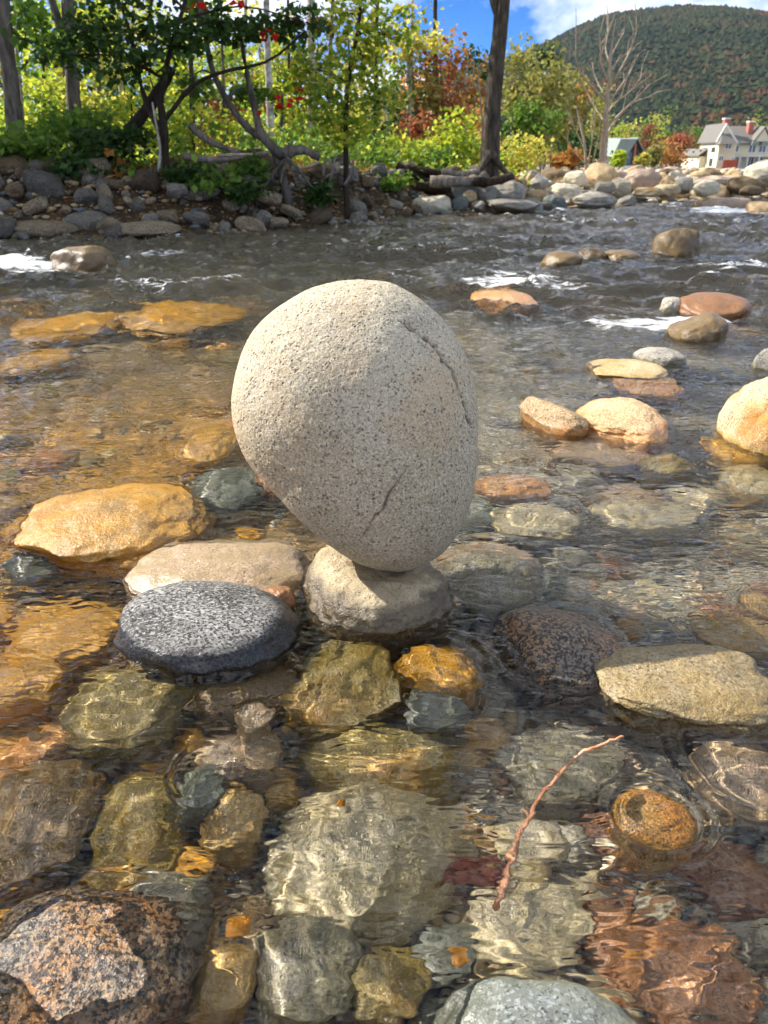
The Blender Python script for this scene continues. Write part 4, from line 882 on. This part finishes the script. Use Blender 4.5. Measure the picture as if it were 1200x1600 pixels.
# --- birches right of the tall trunk
for i, (px, py, Y, rx, ry, n, lf, lab) in enumerate([
        (815, 125, 24, 36, 52, 420, 'birch', 'olive birch crown right behind the tall trunk'), (850, 150, 22, 40, 75, 560, 'birch', 'widest olive-yellow birch between tall trunk and leafless tree'),
        (890, 175, 23, 36, 68, 480, 'birch', 'olive birch nearest to the leafless tree on its left'), (846, 88, 28, 24, 20, 220, 'ever', 'green pine top against the sky above the birches'),
        (830, 205, 20, 40, 45, 420, 'green', 'shady green shrub at the foot of the birches'), (905, 235, 21, 30, 26, 240, 'ever', 'dark green shrub left of the leafless tree foot'), (912, 152, 24, 14, 22, 90, 'orange', 'small orange tree between the birches and leafless tree'),
        (812, 240, 15, 36, 30, 420, 'yellow', 'yellowish shrub at the foot of the tall trunk'), (780, 250, 14, 18, 14, 140, 'lime', 'small lime shrub behind the log pile'), (935, 190, 26, 22, 50, 260, 'birch', 'thin olive tree behind the leafless tree'), (885, 250, 19, 26, 16, 180, 'orange', 'low orange-brown shrub under the birches')]):
    s = s_at(Y); f0 = foot(px, Y); top = gp(px + 2, py - ry * .5, Y)
    st = [([foot(px - 14, Y), gp(px - 16, py + ry * .3, Y)], 2.2 * s, 1 * s), ([foot(px + 12, Y), gp(px + 16, py, Y)], 2.0 * s, 1 * s)] if lf == 'birch' else ()
    plant('birch_tree' if lf == 'birch' else 'bank_shrub', lab, 'tree' if ry > 40 else 'shrub', [f0, ((f0[0] + top[0]) / 2, Y, (f0[2] + top[2]) / 2), top], (2.6 * s, 1.0 * s), [blob(px, py, Y, rx, ry, int(n * 1.7)), blob(px - rx * .3, py + ry * .7, Y, rx * .8, ry * .5, n // 2)], lf, .13 if Y > 18 else .075, 'birch' if lf == 'birch' else 'grey', 'trees right of the tall trunk', 160 + i, per=14, tight=.2, limb_r=.012, stems=st)

# --- the tall trunk, the leafless trees
Y = 11.6; s = s_at(Y); f0 = foot(766, Y)
plant('tall_trunk_tree', 'tall bare dark trunk rising out of the picture beside the log pile', 'tree', [f0, gp(766, 225, Y), gp(773, 130, Y), gp(784, 20, Y), gp(793, -90, Y), gp(800, -300, Y)], (17 * s, 8 * s),
      [(np.array(gp(790, -330, Y)) + np.array([dx, 0, dz]), (1.1, 1.1, .7), 260) for dx, dz in ((0, .3), (1.0, 0), (-.9, .1))], 'green', .11, 'trunk', seed=200, limb_r=.03, sides=14,
      stems=[([gp(783, 30, Y), gp(774, 12, Y), gp(764, -25, Y), gp(740, -120, Y)], 7 * s, 4 * s), ([gp(766, 240, Y - .1), gp(752, 262, Y - .25), gp(742, 275, Y - .4) ], 8 * s, 2 * s), ([gp(768, 240, Y - .1), gp(784, 262, Y - .2), gp(796, 276, Y - .3)], 7 * s, 2 * s)])
def dead_tree(name, label, pts, r0, branches, Y):
    s = s_at(Y); base = np.array(foot(pts[0][0], Y)); o = empty(name, base, label, 'tree', 'leafless trees')
    P3 = [base] + [np.array(gp(x, y, Y)) for x, y in pts[1:]]
    m = MB(); q = curve_pts(np.array(P3) - base, 20); m.tube(q, np.linspace(r0 * s, .8 * s, 20), 7, wob=.04); m.build('trunk', B['dead'], o)
    r_ = np.random.default_rng(int(pts[0][0]))
    for bpts, r in branches:
        m = MB(); dy = r_.uniform(-.8, .8); n = len(bpts)
        pp = np.array([np.array(gp(x, y, Y + dy * k / (n - 1))) for k, (x, y) in enumerate(bpts)]) - base
        c = curve_pts(pp, 10); m.tube(c, np.linspace(r * s, .55 * s, 10), 5, False)
        for k in (4, 6, 8):
            d = (c[k] - c[k - 1]); d /= np.linalg.norm(d); side = r_.normal(size=3) * .7 + np.array([0, 0, .5]); e = c[k] + (d + side * .6) * np.linalg.norm(c[-1] - c[0]) * .28
            m.tube([c[k], (c[k] + e) / 2 + r_.normal(size=3) * .03, e], [.75 * s, .6 * s, .4 * s], 4, False)
        m.build('branch', B['dead'], o)
    return o
dead_tree('leafless_tree', 'pale leafless tree standing on the gravel bar before the mountain', [(940, 270), (944, 220), (950, 140), (955, 80), (962, 30)], 6, [
    ([(946, 200), (975, 172), (1000, 148), (1015, 128)], 2.6), ([(943, 218), (965, 185), (990, 160), (1020, 150)], 2.2), ([(948, 165), (970, 135), (985, 112), (997, 85)], 2.0), ([(950, 140), (975, 100), (988, 70), (998, 38)], 2.4),
    ([(948, 160), (920, 130), (905, 110), (897, 80)], 2.2), ([(950, 130), (940, 100), (938, 70), (936, 45)], 1.8), ([(953, 100), (946, 75), (950, 50), (948, 28)], 1.5), ([(944, 190), (928, 165), (916, 140)], 1.4), ([(954, 110), (968, 92), (990, 75)], 1.6), ([(947, 180), (962, 160), (985, 142), (1008, 112)], 1.6), ([(956, 85), (968, 62), (975, 50)], 1.2), ([(945, 150), (930, 120), (925, 98)], 1.3)], 17.5)
dead_tree('bare_sapling', 'cluster of thin bare stems left of the leafless tree foot', [(920, 268), (914, 230), (906, 190), (900, 165)], 3, [([(919, 262), (900, 240), (882, 215)], 1.6), ([(919, 255), (926, 215), (930, 180)], 1.6), ([(916, 240), (900, 205), (890, 185)], 1.2), ([(924, 262), (932, 230), (938, 195)], 1.2)], 17.0)
dead_tree('bare_sapling', 'thin pale bare sapling just left of the tall trunk', [(753, 268), (754, 200), (750, 150), (746, 110)], 2.6, [([(754, 165), (765, 145), (775, 130)], 1.2), ([(753, 190), (740, 175), (728, 168)], 1.0), ([(751, 150), (742, 135), (738, 118)], 1.0)], 13.0)

# --- driftwood
def log(pts, r0, r1, bark, label, name='driftwood_log', group='driftwood on the banks', n=12, sides=8):
    p0 = np.asarray(pts[0], float); m = MB(); m.tube(curve_pts(np.asarray(pts) - p0, n), np.linspace(r0, r1, n), sides, wob=.10)
    return m.build(name, B[bark], None, loc=p0, label=label, cat='log' if r0 > .02 else 'branch', group=group)
def pl(*q, Y=8.3): return [gp(x, y, Y + (r[0] if r else 0)) for x, y, *r in q]
sL = s_at(8.3); sM = s_at(10.8)
log(pl((296, 196, .3), (330, 222, .3), (372, 238, .3)), 6 * sL, 4 * sL, 'wood', 'thick grey log slanting down behind the bush')
log(pl((286, 244), (330, 250), (375, 246), (420, 238)), 6 * sL, 3.5 * sL, 'wood', 'long pale driftwood log lying along the top of the bank')
log(pl((340, 243, -.2), (395, 241, -.2)), 3 * sL, 2 * sL, 'dead', 'thin bleached stick lying on the long driftwood log', 'driftwood_stick')
log(pl((440, 240, .5), (470, 234, .5), (500, 246, .5)), 10 * sL, 6 * sL, 'wood', 'broad grey stump lying behind the leaning trunk roots')
log(pl((450, 262, .1), (475, 262, .1), (498, 254, .1)), 3 * sL, 2 * sL, 'dead', 'bleached stick under the sapling', 'driftwood_stick')
log(pl((200, 207, .3), (225, 178, .35), (250, 140, .4), (268, 105, .4)), 11 * sL, 8 * sL, 'dark', 'dark dead trunk leaning across behind the bush', 'dead_tree_log')
log(pl((248, 268, -.1), (250, 235, -.1), (246, 205, -.1), (238, 160, -.1)), 2.6 * sL, 1.4 * sL, 'birch', 'thin white stem standing in front of the bush', 'white_sapling')
for i, q in enumerate([[(505, 275), (508, 255), (516, 246)], [(516, 285), (520, 262), (512, 247)], [(495, 292), (512, 275), (528, 268)], [(538, 290), (549, 270), (552, 250)], [(530, 270), (522, 255), (526, 243)]]):
    log(pl(*q, Y=8.55), 2.6 * sL, 1.6 * sL, 'wood', f'curved dead root {["leftmost beside", "upright beside", "lying below", "right of", "short one left of"][i]} the sapling stem', 'dead_root')
PL = [((596, 290), (640, 272), (700, 275), 8, 'rot', 'dark rotten log at the left of the log pile'), ((690, 268), (720, 272), (748, 267), 5, 'wood', 'pale weathered plank-like log on top of the log pile'), ((672, 284), (720, 284), (752, 281), 9, 'wood', 'pale grey log in the middle of the log pile'),
      ((650, 292), (700, 296), (742, 292), 8, 'rot', 'dark log at the bottom of the log pile'), ((740, 284), (770, 284), (800, 276), 8, 'rot', 'dark log at the foot of the tall trunk'), ((620, 258), (650, 276), (690, 296), 6, 'rot', 'dark stick slanting down across the log pile'), ((600, 300), (630, 305), (665, 300), 7, 'rot', 'dark branch low at the left of the log pile'),
      ((640, 262), (680, 270), (720, 278), 6, 'rot', 'dark branch across the upper left of the log pile'), ((560, 282), (600, 272), (630, 268), 6, 'wood', 'grey branch left of the log pile'), ((570, 300), (585, 285), (612, 278), 4, 'rot', 'dark twig left of the log pile')]
for a, b, c, r, bk, lab in PL:
    yy = 10.75 + rng.uniform(-.2, .2); log([gp(*a, yy), gp(*b, yy), gp(*c, yy + .2)], r * sM, r * .7 * sM, bk, lab)

# ------------------------------------------------------------------ far valley: trees, house, mountain
r_ = np.random.default_rng(77)
FW = ['dark', 'green', 'olive', 'lime', 'yellowish', 'dull green']
k = 0
for px in np.arange(-140, 800, 44):            # back row of the wood
    Y = 36 + r_.uniform(-5, 6); py = 175 + r_.uniform(-40, 30); lf = ['green', 'lime', 'yellow', 'birch', 'ever', 'orange'][int(r_.integers(6))]
    if px > 640: py += 25
    s = s_at(Y); f0 = foot(px, Y); top = gp(px, py - 20, Y)
    plant('background_tree', f'{LM[lf].name.split("_")[1]} tree in the back row of the wood, {"left part" if px < 200 else ("middle part" if px < 500 else "right part")}', 'tree', [f0, ((f0[0] + top[0]) / 2, Y, 2), top], (4 * s, 1.5 * s), [blob(px, py + 30, Y, 36, 62, 420), blob(px + r_.uniform(-15, 15), py - 25, Y, 26, 40, 200)], lf, .26, 'grey', f'{lf} back row {px // 320}', 400 + k, twigs=False, tight=.25); k += 1
for i, px in enumerate(np.arange(700, 1260, 19)):   # tree line before the mountain
    Y = 300 + r_.uniform(-25, 25); top_y = 186 + r_.uniform(-10, 10) + (6 if px < 950 else 0); lf = ['green', 'birch', 'lime', 'green', 'yellow', 'ever'][int(r_.integers(6))]
    s = s_at(Y); f0 = foot(px, Y); H = 252 - top_y
    plant('tree_line_tree', f'{LM[lf].name.split("_")[1]} tree in the tree line below the mountain', 'tree', [f0, gp(px, 245, Y), gp(px, top_y + 20, Y)], (1.5 * s, .6 * s), [blob(px, top_y + H * .42, Y, 15, H * .42, 260), blob(px + 4, top_y + H * .75, Y, 17, H * .28, 160)], lf, 1.0, 'grey', 'tree line below the mountain', 500 + i, twigs=False, tight=.26)
for px, py, rx, ry, lf, lab, Y in [(1012, 226, 15, 24, 'rust', 'round red maple left of the house', 165), (1064, 222, 22, 20, 'rust', 'broad red maple close to the house', 172), (1050, 242, 24, 20, 'orange', 'yellow-orange tree in front of the broad red maple', 160), (1024, 245, 14, 16, 'birch', 'olive shrub between the two red maples', 158), (965, 250, 9, 12, 'lime', 'small lime shrub before the green-roofed building', 120), (1003, 252, 9, 9, 'yellow', 'small yellow shrub right of the green-roofed building', 120)]:
    s = s_at(Y); f0 = foot(px, Y)
    plant('garden_tree', lab, 'tree' if ry > 15 else 'shrub', [f0, gp(px, py + ry * .6, Y), gp(px, py, Y)], (1.6 * s, .7 * s), [blob(px, py, Y, rx, ry, 620)], lf, .55, 'grey', 'trees by the house', int(px), twigs=False, tight=.22)

def plain(name, col, rough=.7, nscale=2.0, amt=.25, **kw):
    t = NT(name); tc = t.N('ShaderNodeTexCoord'); c = t.mix(amt, lin(col), t.ramp(t.noise(tc.outputs['Object'], nscale, 4), [(.3, .6), (.7, 1.3)]), 'MULTIPLY')
    return t.done(t.bsdf(c, rough, **kw))
HM = {'wall': plain('cream_siding', 'e8dcb8'), 'trim': plain('white_trim', 'f0ece0'), 'roof': plain('grey_shingle', '757169', .8, 6, .4), 'brick': plain('chimney_brick', 'b8705c', .8, 8, .4), 'fence': plain('red_fence', 'c05a3c', .8, 4), 'groof': plain('green_metal_roof', '8d958a', .5), 'dwall': plain('dark_cladding', '55504a')}
t = NT('window_glass'); HM['glass'] = t.done(t.bsdf(lin('3a4650'), .08, None, .8))
def house():
    Y0 = 200.0; base = np.array(gp(1118, 263, Y0)); s = pix_size(base)
    o = empty('house', base, 'cream two-storey house with grey roofs and two brick chimneys', 'house')
    X = lambda px: (px - 1118) * s
    Z = lambda py: (263 - py) * s
    def part(name, mat, fn, parent=o, smooth=False): m = MB(); fn(m); return m.build(name, HM[mat], parent, smooth)
    D = 12.0                                             # depth of the front bay's side wall
    part('wall', 'wall', lambda m: m.box(X(1118), X(1145), 0, D, -2, Z(229)))               # bay
    part('wall', 'wall', lambda m: m.prism([(X(1118), .02, Z(229)), (X(1144.5), .02, Z(229)), (X(1124), .02, Z(203))], (0, D, 0)))   # gable
    part('wall', 'wall', lambda m: m.box(X(1145.2), X(1260), 4, D + 6, -2, Z(228)))          # main block
    part('wall', 'wall', lambda m: m.box(X(1108), X(1117.8), 7, D + 8, -2, Z(246)))          # low wing
    def slab(m, a, b, c, d, th=.35):
        m.prism([a, b, c, d], (0, 0, th))
    rf = part('roof', 'roof', lambda m: (slab(m, (X(1146), 3.2, Z(229)), (X(1262), 3.2, Z(229)), (X(1262), 9.5, Z(204)), (X(1146), 9.5, Z(204))), slab(m, (X(1146), 9.52, Z(204)), (X(1262), 9.52, Z(204)), (X(1262), 18.8, Z(229)), (X(1146), 18.8, Z(229)))))
    part('roof', 'roof', lambda m: (slab(m, (X(1114), .3, Z(227)), (X(1124), .3, Z(201.8)), (X(1124), D + .6, Z(201.8)), (X(1114), D + .6, Z(227))), slab(m, (X(1124.1), .3, Z(201.8)), (X(1146), .3, Z(228.5)), (X(1146), D + .6, Z(228.5)), (X(1124.1), D + .6, Z(201.8)))))
    part('porch_roof', 'roof', lambda m: m.add([(X(1113), -2.2, Z(229)), (X(1140), -2.2, Z(229)), (X(1140), .5, Z(229)), (X(1113), .5, Z(229)), (X(1122), .4, Z(212)), (X(1130), .4, Z(212))], [[0, 1, 5, 4], [1, 2, 5], [3, 0, 4], [2, 3, 4, 5], [0, 3, 2, 1]]))
    part('low_roof', 'roof', lambda m: slab(m, (X(1105), 6.5, Z(246)), (X(1118), 6.5, Z(236)), (X(1118), D + 9, Z(236)), (X(1105), D + 9, Z(246))))
    part('rake_trim', 'trim', lambda m: (m.prism([(X(1112), -.1, Z(226)), (X(1124), -.1, Z(200)), (X(1124), -.1, Z(204)), (X(1114), -.1, Z(227))], (0, .35, 0)), m.prism([(X(1124.05), -.1, Z(200)), (X(1147), -.1, Z(227)), (X(1145), -.1, Z(229)), (X(1124.05), -.1, Z(204))], (0, .35, 0))))
    part('gable', 'wall', lambda m: m.prism([(X(1180), 3.0, Z(225)), (X(1205), 3.0, Z(225)), (X(1192.5), 3.0, Z(207))], (0, 5, 0)))
    part('gable_roof', 'roof', lambda m: (slab(m, (X(1178), 2.8, Z(226)), (X(1192.4), 2.8, Z(205.5)), (X(1192.4), 8.4, Z(205.5)), (X(1178), 8.4, Z(226))), slab(m, (X(1192.6), 2.8, Z(205.5)), (X(1207), 2.8, Z(226)), (X(1207), 8.4, Z(226)), (X(1192.6), 8.4, Z(205.5)))))
    for a, b, t_, yy in ((1135, 1143, 193, 5.5), (1177, 1185, 197, 6.5)):
        c = part('chimney', 'brick', lambda m: m.box(X(a), X(b), yy, yy + 1.5, Z(224), Z(t_)), o)
        part('chimney_cap', 'trim', lambda m: m.box(X(a) - .12, X(b) + .12, yy - .12, yy + 1.62, Z(t_) + .002, Z(t_) + .3), c)
    def window(x0, x1, y0, y1, yf, side=False):
        m = MB()
        if side: m.box(x0 - .08, x0 + .02, y0, y1, Z(yf[1]), Z(yf[0])); return m.build('side_window', HM['glass'], o, False)
        m.box(X(x0), X(x1), yf - .05, yf + .1, Z(y1), Z(y0)); w = m.build('window', HM['glass'], o, False)
        f = MB(); q = .22
        f.box(X(x0) - q, X(x1) + q, yf - .12, yf + .05, Z(y0), Z(y0) + q); f.box(X(x0) - q, X(x1) + q, yf - .12, yf + .05, Z(y1) - q, Z(y1)); f.box(X(x0) - q, X(x0), yf - .11, yf + .05, Z(y1), Z(y0)); f.box(X(x1), X(x1) + q, yf - .11, yf + .05, Z(y1), Z(y0)); f.box((X(x0) + X(x1)) / 2 - .08, (X(x0) + X(x1)) / 2 + .08, yf - .1, yf + .05, Z(y1), Z(y0))
        f.build('window_frame', HM['trim'], w, False)
    for a in ((1121, 1127, 246, 252, -.02), (1128, 1136, 228.5, 235, -.02), (1151, 1159, 231, 239, 3.98), (1176, 1186, 230, 240, 3.98), (1192, 1202, 231, 240, 3.98), (1141, 1144, 248, 258, -.02), (1148, 1155, 248, 261, 3.98), (1160, 1166, 248, 261, 3.98), (1178, 1186, 248, 260, 3.98), (1190, 1200, 248, 260, 3.98), (1206, 1214, 231, 240, 3.98)): window(*a)
    window(X(1118), 0, 2.0, 4.2, (233, 240), True); window(X(1118), 0, 7.5, 9.5, (233, 241), True); window(X(1118), 0, 2.5, 4.5, (249, 260), True)
    for a in (1155, 1181, 1197):
        part('dormer_roof', 'groof', lambda m: m.prism([(X(a - 6), 2.6, Z(230)), (X(a + 6), 2.6, Z(230)), (X(a + 4), 2.6, Z(224.5)), (X(a - 4), 2.6, Z(224.5))], (0, 3, 0)))
    part('balcony', 'trim', lambda m: m.box(X(1146), X(1262), 1.8, 3.95, Z(246.5), Z(245)))
    for a in (1147, 1158, 1170, 1188, 1204): part('post', 'trim', lambda m: m.box(X(a), X(a) + .35, 1.9, 2.2, -1.5, Z(246.52)))
    return o, base, s
h_o, h_base, h_s = house()
m = MB()
for i in range(16): m.box(i * .205 * 1.0, i * .205 + .185, 0, .06, 0, 1.9)
m.box(0, 3.3, .062, .12, .3, .45); m.box(0, 3.3, .062, .12, 1.4, 1.55)
m.build('red_fence', HM['fence'], None, False, loc=(h_base[0] - .1, h_base[1] - 4.2, h_base[2] - .1), label='red board fence in front of the cream house', cat='fence')
def lodge():
    Y0 = 150.0; base = np.array(gp(975, 263, Y0)); s = pix_size(base); o = empty('green_roofed_building', base, 'low dark building with pale green roof behind the leafless tree', 'building')
    X = lambda px: (px - 975) * s
    Z = lambda py: (263 - py) * s
    def part(name, mat, fn): m = MB(); fn(m); return m.build(name, HM[mat], o, False)
    part('wall', 'dwall', lambda m: m.box(X(957), X(1004), 0, 9, -1, Z(246)))
    part('wall', 'dwall', lambda m: m.prism([(X(972), .01, Z(246)), (X(1000), .01, Z(246)), (X(988), .01, Z(224))], (0, 8, 0)))
    part('roof', 'groof', lambda m: (m.prism([(X(952), -1.2, Z(247)), (X(973), -1.2, Z(247)), (X(988), -1.2, Z(222)), (X(962), -1.2, Z(222))], (0, 9, .4)), m.prism([(X(988.1), -1.0, Z(222)), (X(1006), -1.0, Z(247)), (X(1006), 8, Z(247)), (X(988.1), 8, Z(222))], (0, 0, .3))))
    part('post', 'brick', lambda m: m.box(X(986), X(989), -.6, -.2, -1, Z(228)))
    part('window', 'glass', lambda m: m.box(X(976), X(984), -.1, .1, Z(258), Z(240)))
    part('terrace_wall', 'trim', lambda m: m.box(X(948), X(1000), -4, -3.6, -1, Z(259)))
lodge()

# mountain
sky_px = np.array([(-600, 235), (100, 225), (350, 200), (500, 178), (600, 155), (700, 122), (780, 98), (845, 75), (900, 46), (950, 27), (1000, 19), (1060, 14), (1120, 16), (1200, 28), (1300, 58), (1450, 120), (1700, 190), (2200, 230)], float)
YR = 1500.0; sk = np.array([on_y(x, y, YR) for x, y in sky_px])
def mount_z(x, y):
    zr = np.interp(x, sk[:, 0], sk[:, 2]); q = np.clip((y - 620) / (YR - 620), 0, 1); b = np.clip((2500 - y) / (2500 - YR), 0, 1)
    prof = np.where(y < YR, q ** 1.15 * (1.55 - .55 * q), b)
    g = n2(x.ravel(), y.ravel(), 170, 330, 31, 3).reshape(x.shape)
    return -6 + (zr + 6) * prof * (1 + .10 * g * np.clip(1 - q, 0, 1)) + 10 * g * prof * (1 - prof)
mx_, my_ = np.meshgrid(np.linspace(-1500, 2400, 200), np.linspace(600, 2500, 90)); mz_ = mount_z(mx_, my_)
t = NT('forest_floor'); g = t.N('ShaderNodeNewGeometry')
m_mt = t.done(t.bsdf(t.mix(t.noise(g.outputs['Position'], .02, 4), lin('2f3d22'), lin('4a4a2a')), .95, None, .1))
link('mountain', mesh_np('mountain', np.stack([mx_.ravel(), my_.ravel(), mz_.ravel()], 1), grid_faces(*mx_.shape), True, [m_mt]), kind='structure', label='rounded wooded mountain')
t = NT('mountain_forest'); g = t.N('ShaderNodeNewGeometry'); pos = g.outputs['Position']
rp = t.math('ADD', t.math('MULTIPLY', g.outputs['Random Per Island'], .36), t.math('MULTIPLY', t.noise(pos, .007, 5, .65), 1.1))
fc = t.ramp(rp, [(.35, lin('182419')), (.55, lin('202e1d')), (.70, lin('2c3a22')), (.84, lin('3e4226')), (.93, lin('523f28')), (1.0, lin('5e3a28'))])
m_fo = t.done(t.bsdf(fc, .95, t.bump(t.noise(pos, .5, 3, .7), 1.0, 2.0), .1))
n = 56000; fx = r_.uniform(-150, 1080, n); fy = 640 + (YR + 25 - 640) * r_.random(n) ** .85
fz = mount_z(fx, fy); fs = 1.7 + 4.2 * r_.random(n) ** 2
o = scatter_pebbles('forest', np.stack([fx, fy, fz + fs * .5], 1), fs, m_fo, 'mixed autumn forest covering the mountain', sub=0, flat=.95)
o.data.polygons.foreach_set('use_smooth', np.zeros(len(o.data.polygons), bool))

# ------------------------------------------------------------------ small things in the water
def twig():
    q = [(975, 1150, .006), (938, 1164, .003), (905, 1180, 0), (875, 1212, -.006), (848, 1245, -.012), (826, 1282, -.018), (806, 1322, -.024), (790, 1370, -.03), (775, 1432, -.036)]
    P3 = np.array([on_z(x, y, z) for x, y, z in q]); base = P3[-1]
    o = empty('twig', base, 'long thin orange-red twig lying in the water between slab and pale stone', 'twig')
    t = NT('twig_bark'); tc = t.N('ShaderNodeTexCoord'); m_t = t.done(t.bsdf(t.mix(t.ramp(t.noise(tc.outputs['Object'], 60, 4), [(.35, 0.0), (.65, 1.0)]), lin('c47540'), lin('e8b088')), .5, t.bump(t.noise(tc.outputs['Object'], 200, 3), .5, .002)))
    m = MB(); c = curve_pts(P3 - base, 60); c += np.random.default_rng(5).normal(size=c.shape) * .0007
    rad = np.linspace(.0014, .0030, 60) * (1 + .25 * np.sin(np.arange(60) * 1.3) ** 8); m.tube(c, rad, 8, wob=.08); m.build('stem', m_t, o, receiver=True)
    for k, dx in ((14, .012), (22, -.013), (30, .010), (37, -.008)):
        m = MB(); e = c[k] + np.array([dx, .006, .003]); m.tube([c[k], (c[k] + e) / 2 + np.array([0, .002, 0]), e], [.0019, .0015, .0008], 6); m.build('bud', m_t, o, receiver=True)
twig()
def brick():
    c = on_z(735, 1388, -.075); s = pix_size(c); t = NT('brick_red'); tc = t.N('ShaderNodeTexCoord')
    m_b = t.done(t.bsdf(t.mix(t.noise(tc.outputs['Object'], 70, 4), lin('542a1c'), lin('6e3c28')), .7, t.bump(t.noise(tc.outputs['Object'], 220, 4), .4, .003)))
    bm = bmesh.new(); bmesh.ops.create_cube(bm, size=1.0)
    for v in bm.verts: v.co.x *= .058; v.co.y *= .030; v.co.z *= .024
    bmesh.ops.bevel(bm, geom=list(bm.edges), offset=.003, segments=2, affect='EDGES'); bmesh.ops.subdivide_edges(bm, edges=list(bm.edges), cuts=1)
    for v in bm.verts: v.co += Vector(rng.normal(size=3) * .0006)
    me = bpy.data.meshes.new('brick_fragment'); bm.to_mesh(me); bm.free(); me.materials.append(m_b)
    o = link('brick_fragment', me, None, tuple(c - np.array([0, 0, .012])), 'dark red brick fragment under water beside the twig', 'brick', receiver=True); o.rotation_euler = (.25, .05, -.12)
    mw = plain('pale_print', 'cbb4a6'); m = MB()       # faint pale strokes on the face, too worn to read
    for x0, w_, z0, h_ in ((.004, .0012, -.004, .009), (.008, .0012, -.004, .009), (.0115, .004, -.004, .0012), (.0115, .0012, -.004, .007)): m.box(x0 * .6, x0 * .6 + w_ * .7, -.0158, -.0146, z0 * .7, z0 * .7 + h_ * .7)
    m.build('worn_print', mw, o, False, receiver=True)
brick()
def leaf(px, py, z, L, col, label, rz):
    c = on_z(px, py, z); t = NT('fallen_leaf'); tc = t.N('ShaderNodeTexCoord'); mt = t.done(t.bsdf(t.mix(t.noise(tc.outputs['Object'], 80, 3), lin(col), lin('c07a20')), .5))
    u = np.linspace(0, 1, 9); w = .30 * np.sin(u ** .8 * math.pi) + .015
    mid = np.stack([u - .5, 0 * u, .10 * np.sin(u * 5)], 1); l = mid + np.stack([0 * u, w, .12 * w], 1); r = mid + np.stack([0 * u, -w, .16 * w], 1)
    v = np.concatenate([l, mid, r]) * L; v2 = v - np.array([0, 0, .0006]); f = [[i, i + 1, 9 + i + 1, 9 + i] for i in range(8)] + [[9 + i, 9 + i + 1, 18 + i + 1, 18 + i] for i in range(8)]
    n = 27; f += [[a + n for a in q[::-1]] for q in f] + [[i + 1, i, i + n, i + n + 1] for i in range(8)] + [[18 + i, 18 + i + 1, 18 + i + 1 + n, 18 + i + n] for i in range(8)]
    o = link('fallen_leaf', mesh_np('fallen_leaf', np.concatenate([v, v2]), f, True, [mt]), None, tuple(c), label, 'leaf', 'leaves lying in the shallow water', receiver=True); o.rotation_euler = (.2, .1, rz)
leaf(376, 1460, -.035, .030, 'e09a28', 'yellow-orange leaf under water beside the beige-grey stone', 1.0)
leaf(716, 1512, -.05, .018, 'd8962c', 'small orange leaf scrap under water left of the blue-grey boulder', .3)
leaf(980, 1510, -.04, .020, 'd89a4a', 'pale orange leaf scrap beside the angular red-brown stone', 2.2)
leaf(535, 1268, -.03, .014, 'd08a2a', 'tiny orange leaf scrap above the large pale mottled stone', .8)
# ------------------------------------------------------------------ air
m = MB(); m.box(-3500, 3500, -300, 3300, -12, 330)
t = NT('valley_haze'); pv = t.N('ShaderNodeVolumePrincipled'); t.set(pv, Density=.00005, Anisotropy=.2); pv.inputs['Color'].default_value = (.78, .88, 1.0, 1)
t.t.links.new(pv.outputs[0], t.out.inputs['Volume'])
m.build('haze', t.m, None, False, kind='stuff', label='thin blue haze filling the valley')

# ------------------------------------------------------------------ look-alikes: say which one by its order in the row
ORD = 'leftmost,second from left,third from left,fourth from left,fifth from left,sixth from left,seventh from left,eighth from left,ninth from left,tenth from left,eleventh from left,twelfth from left'.split(',')
bpy.context.view_layer.update()
same = {}
for o in scene.objects:
    if o.parent is None and o.get('category'): same.setdefault(o['label'], []).append(o)
for lab, obs in same.items():
    if 1 < len(obs) <= len(ORD):
        obs.sort(key=lambda o: float(project(np.array([o.matrix_world.translation[:]]))[0][0]))
        for k, o in enumerate(obs): o['label'] = f'{lab}, {ORD[k] if k < len(obs) - 1 or k == 0 else "rightmost"}'
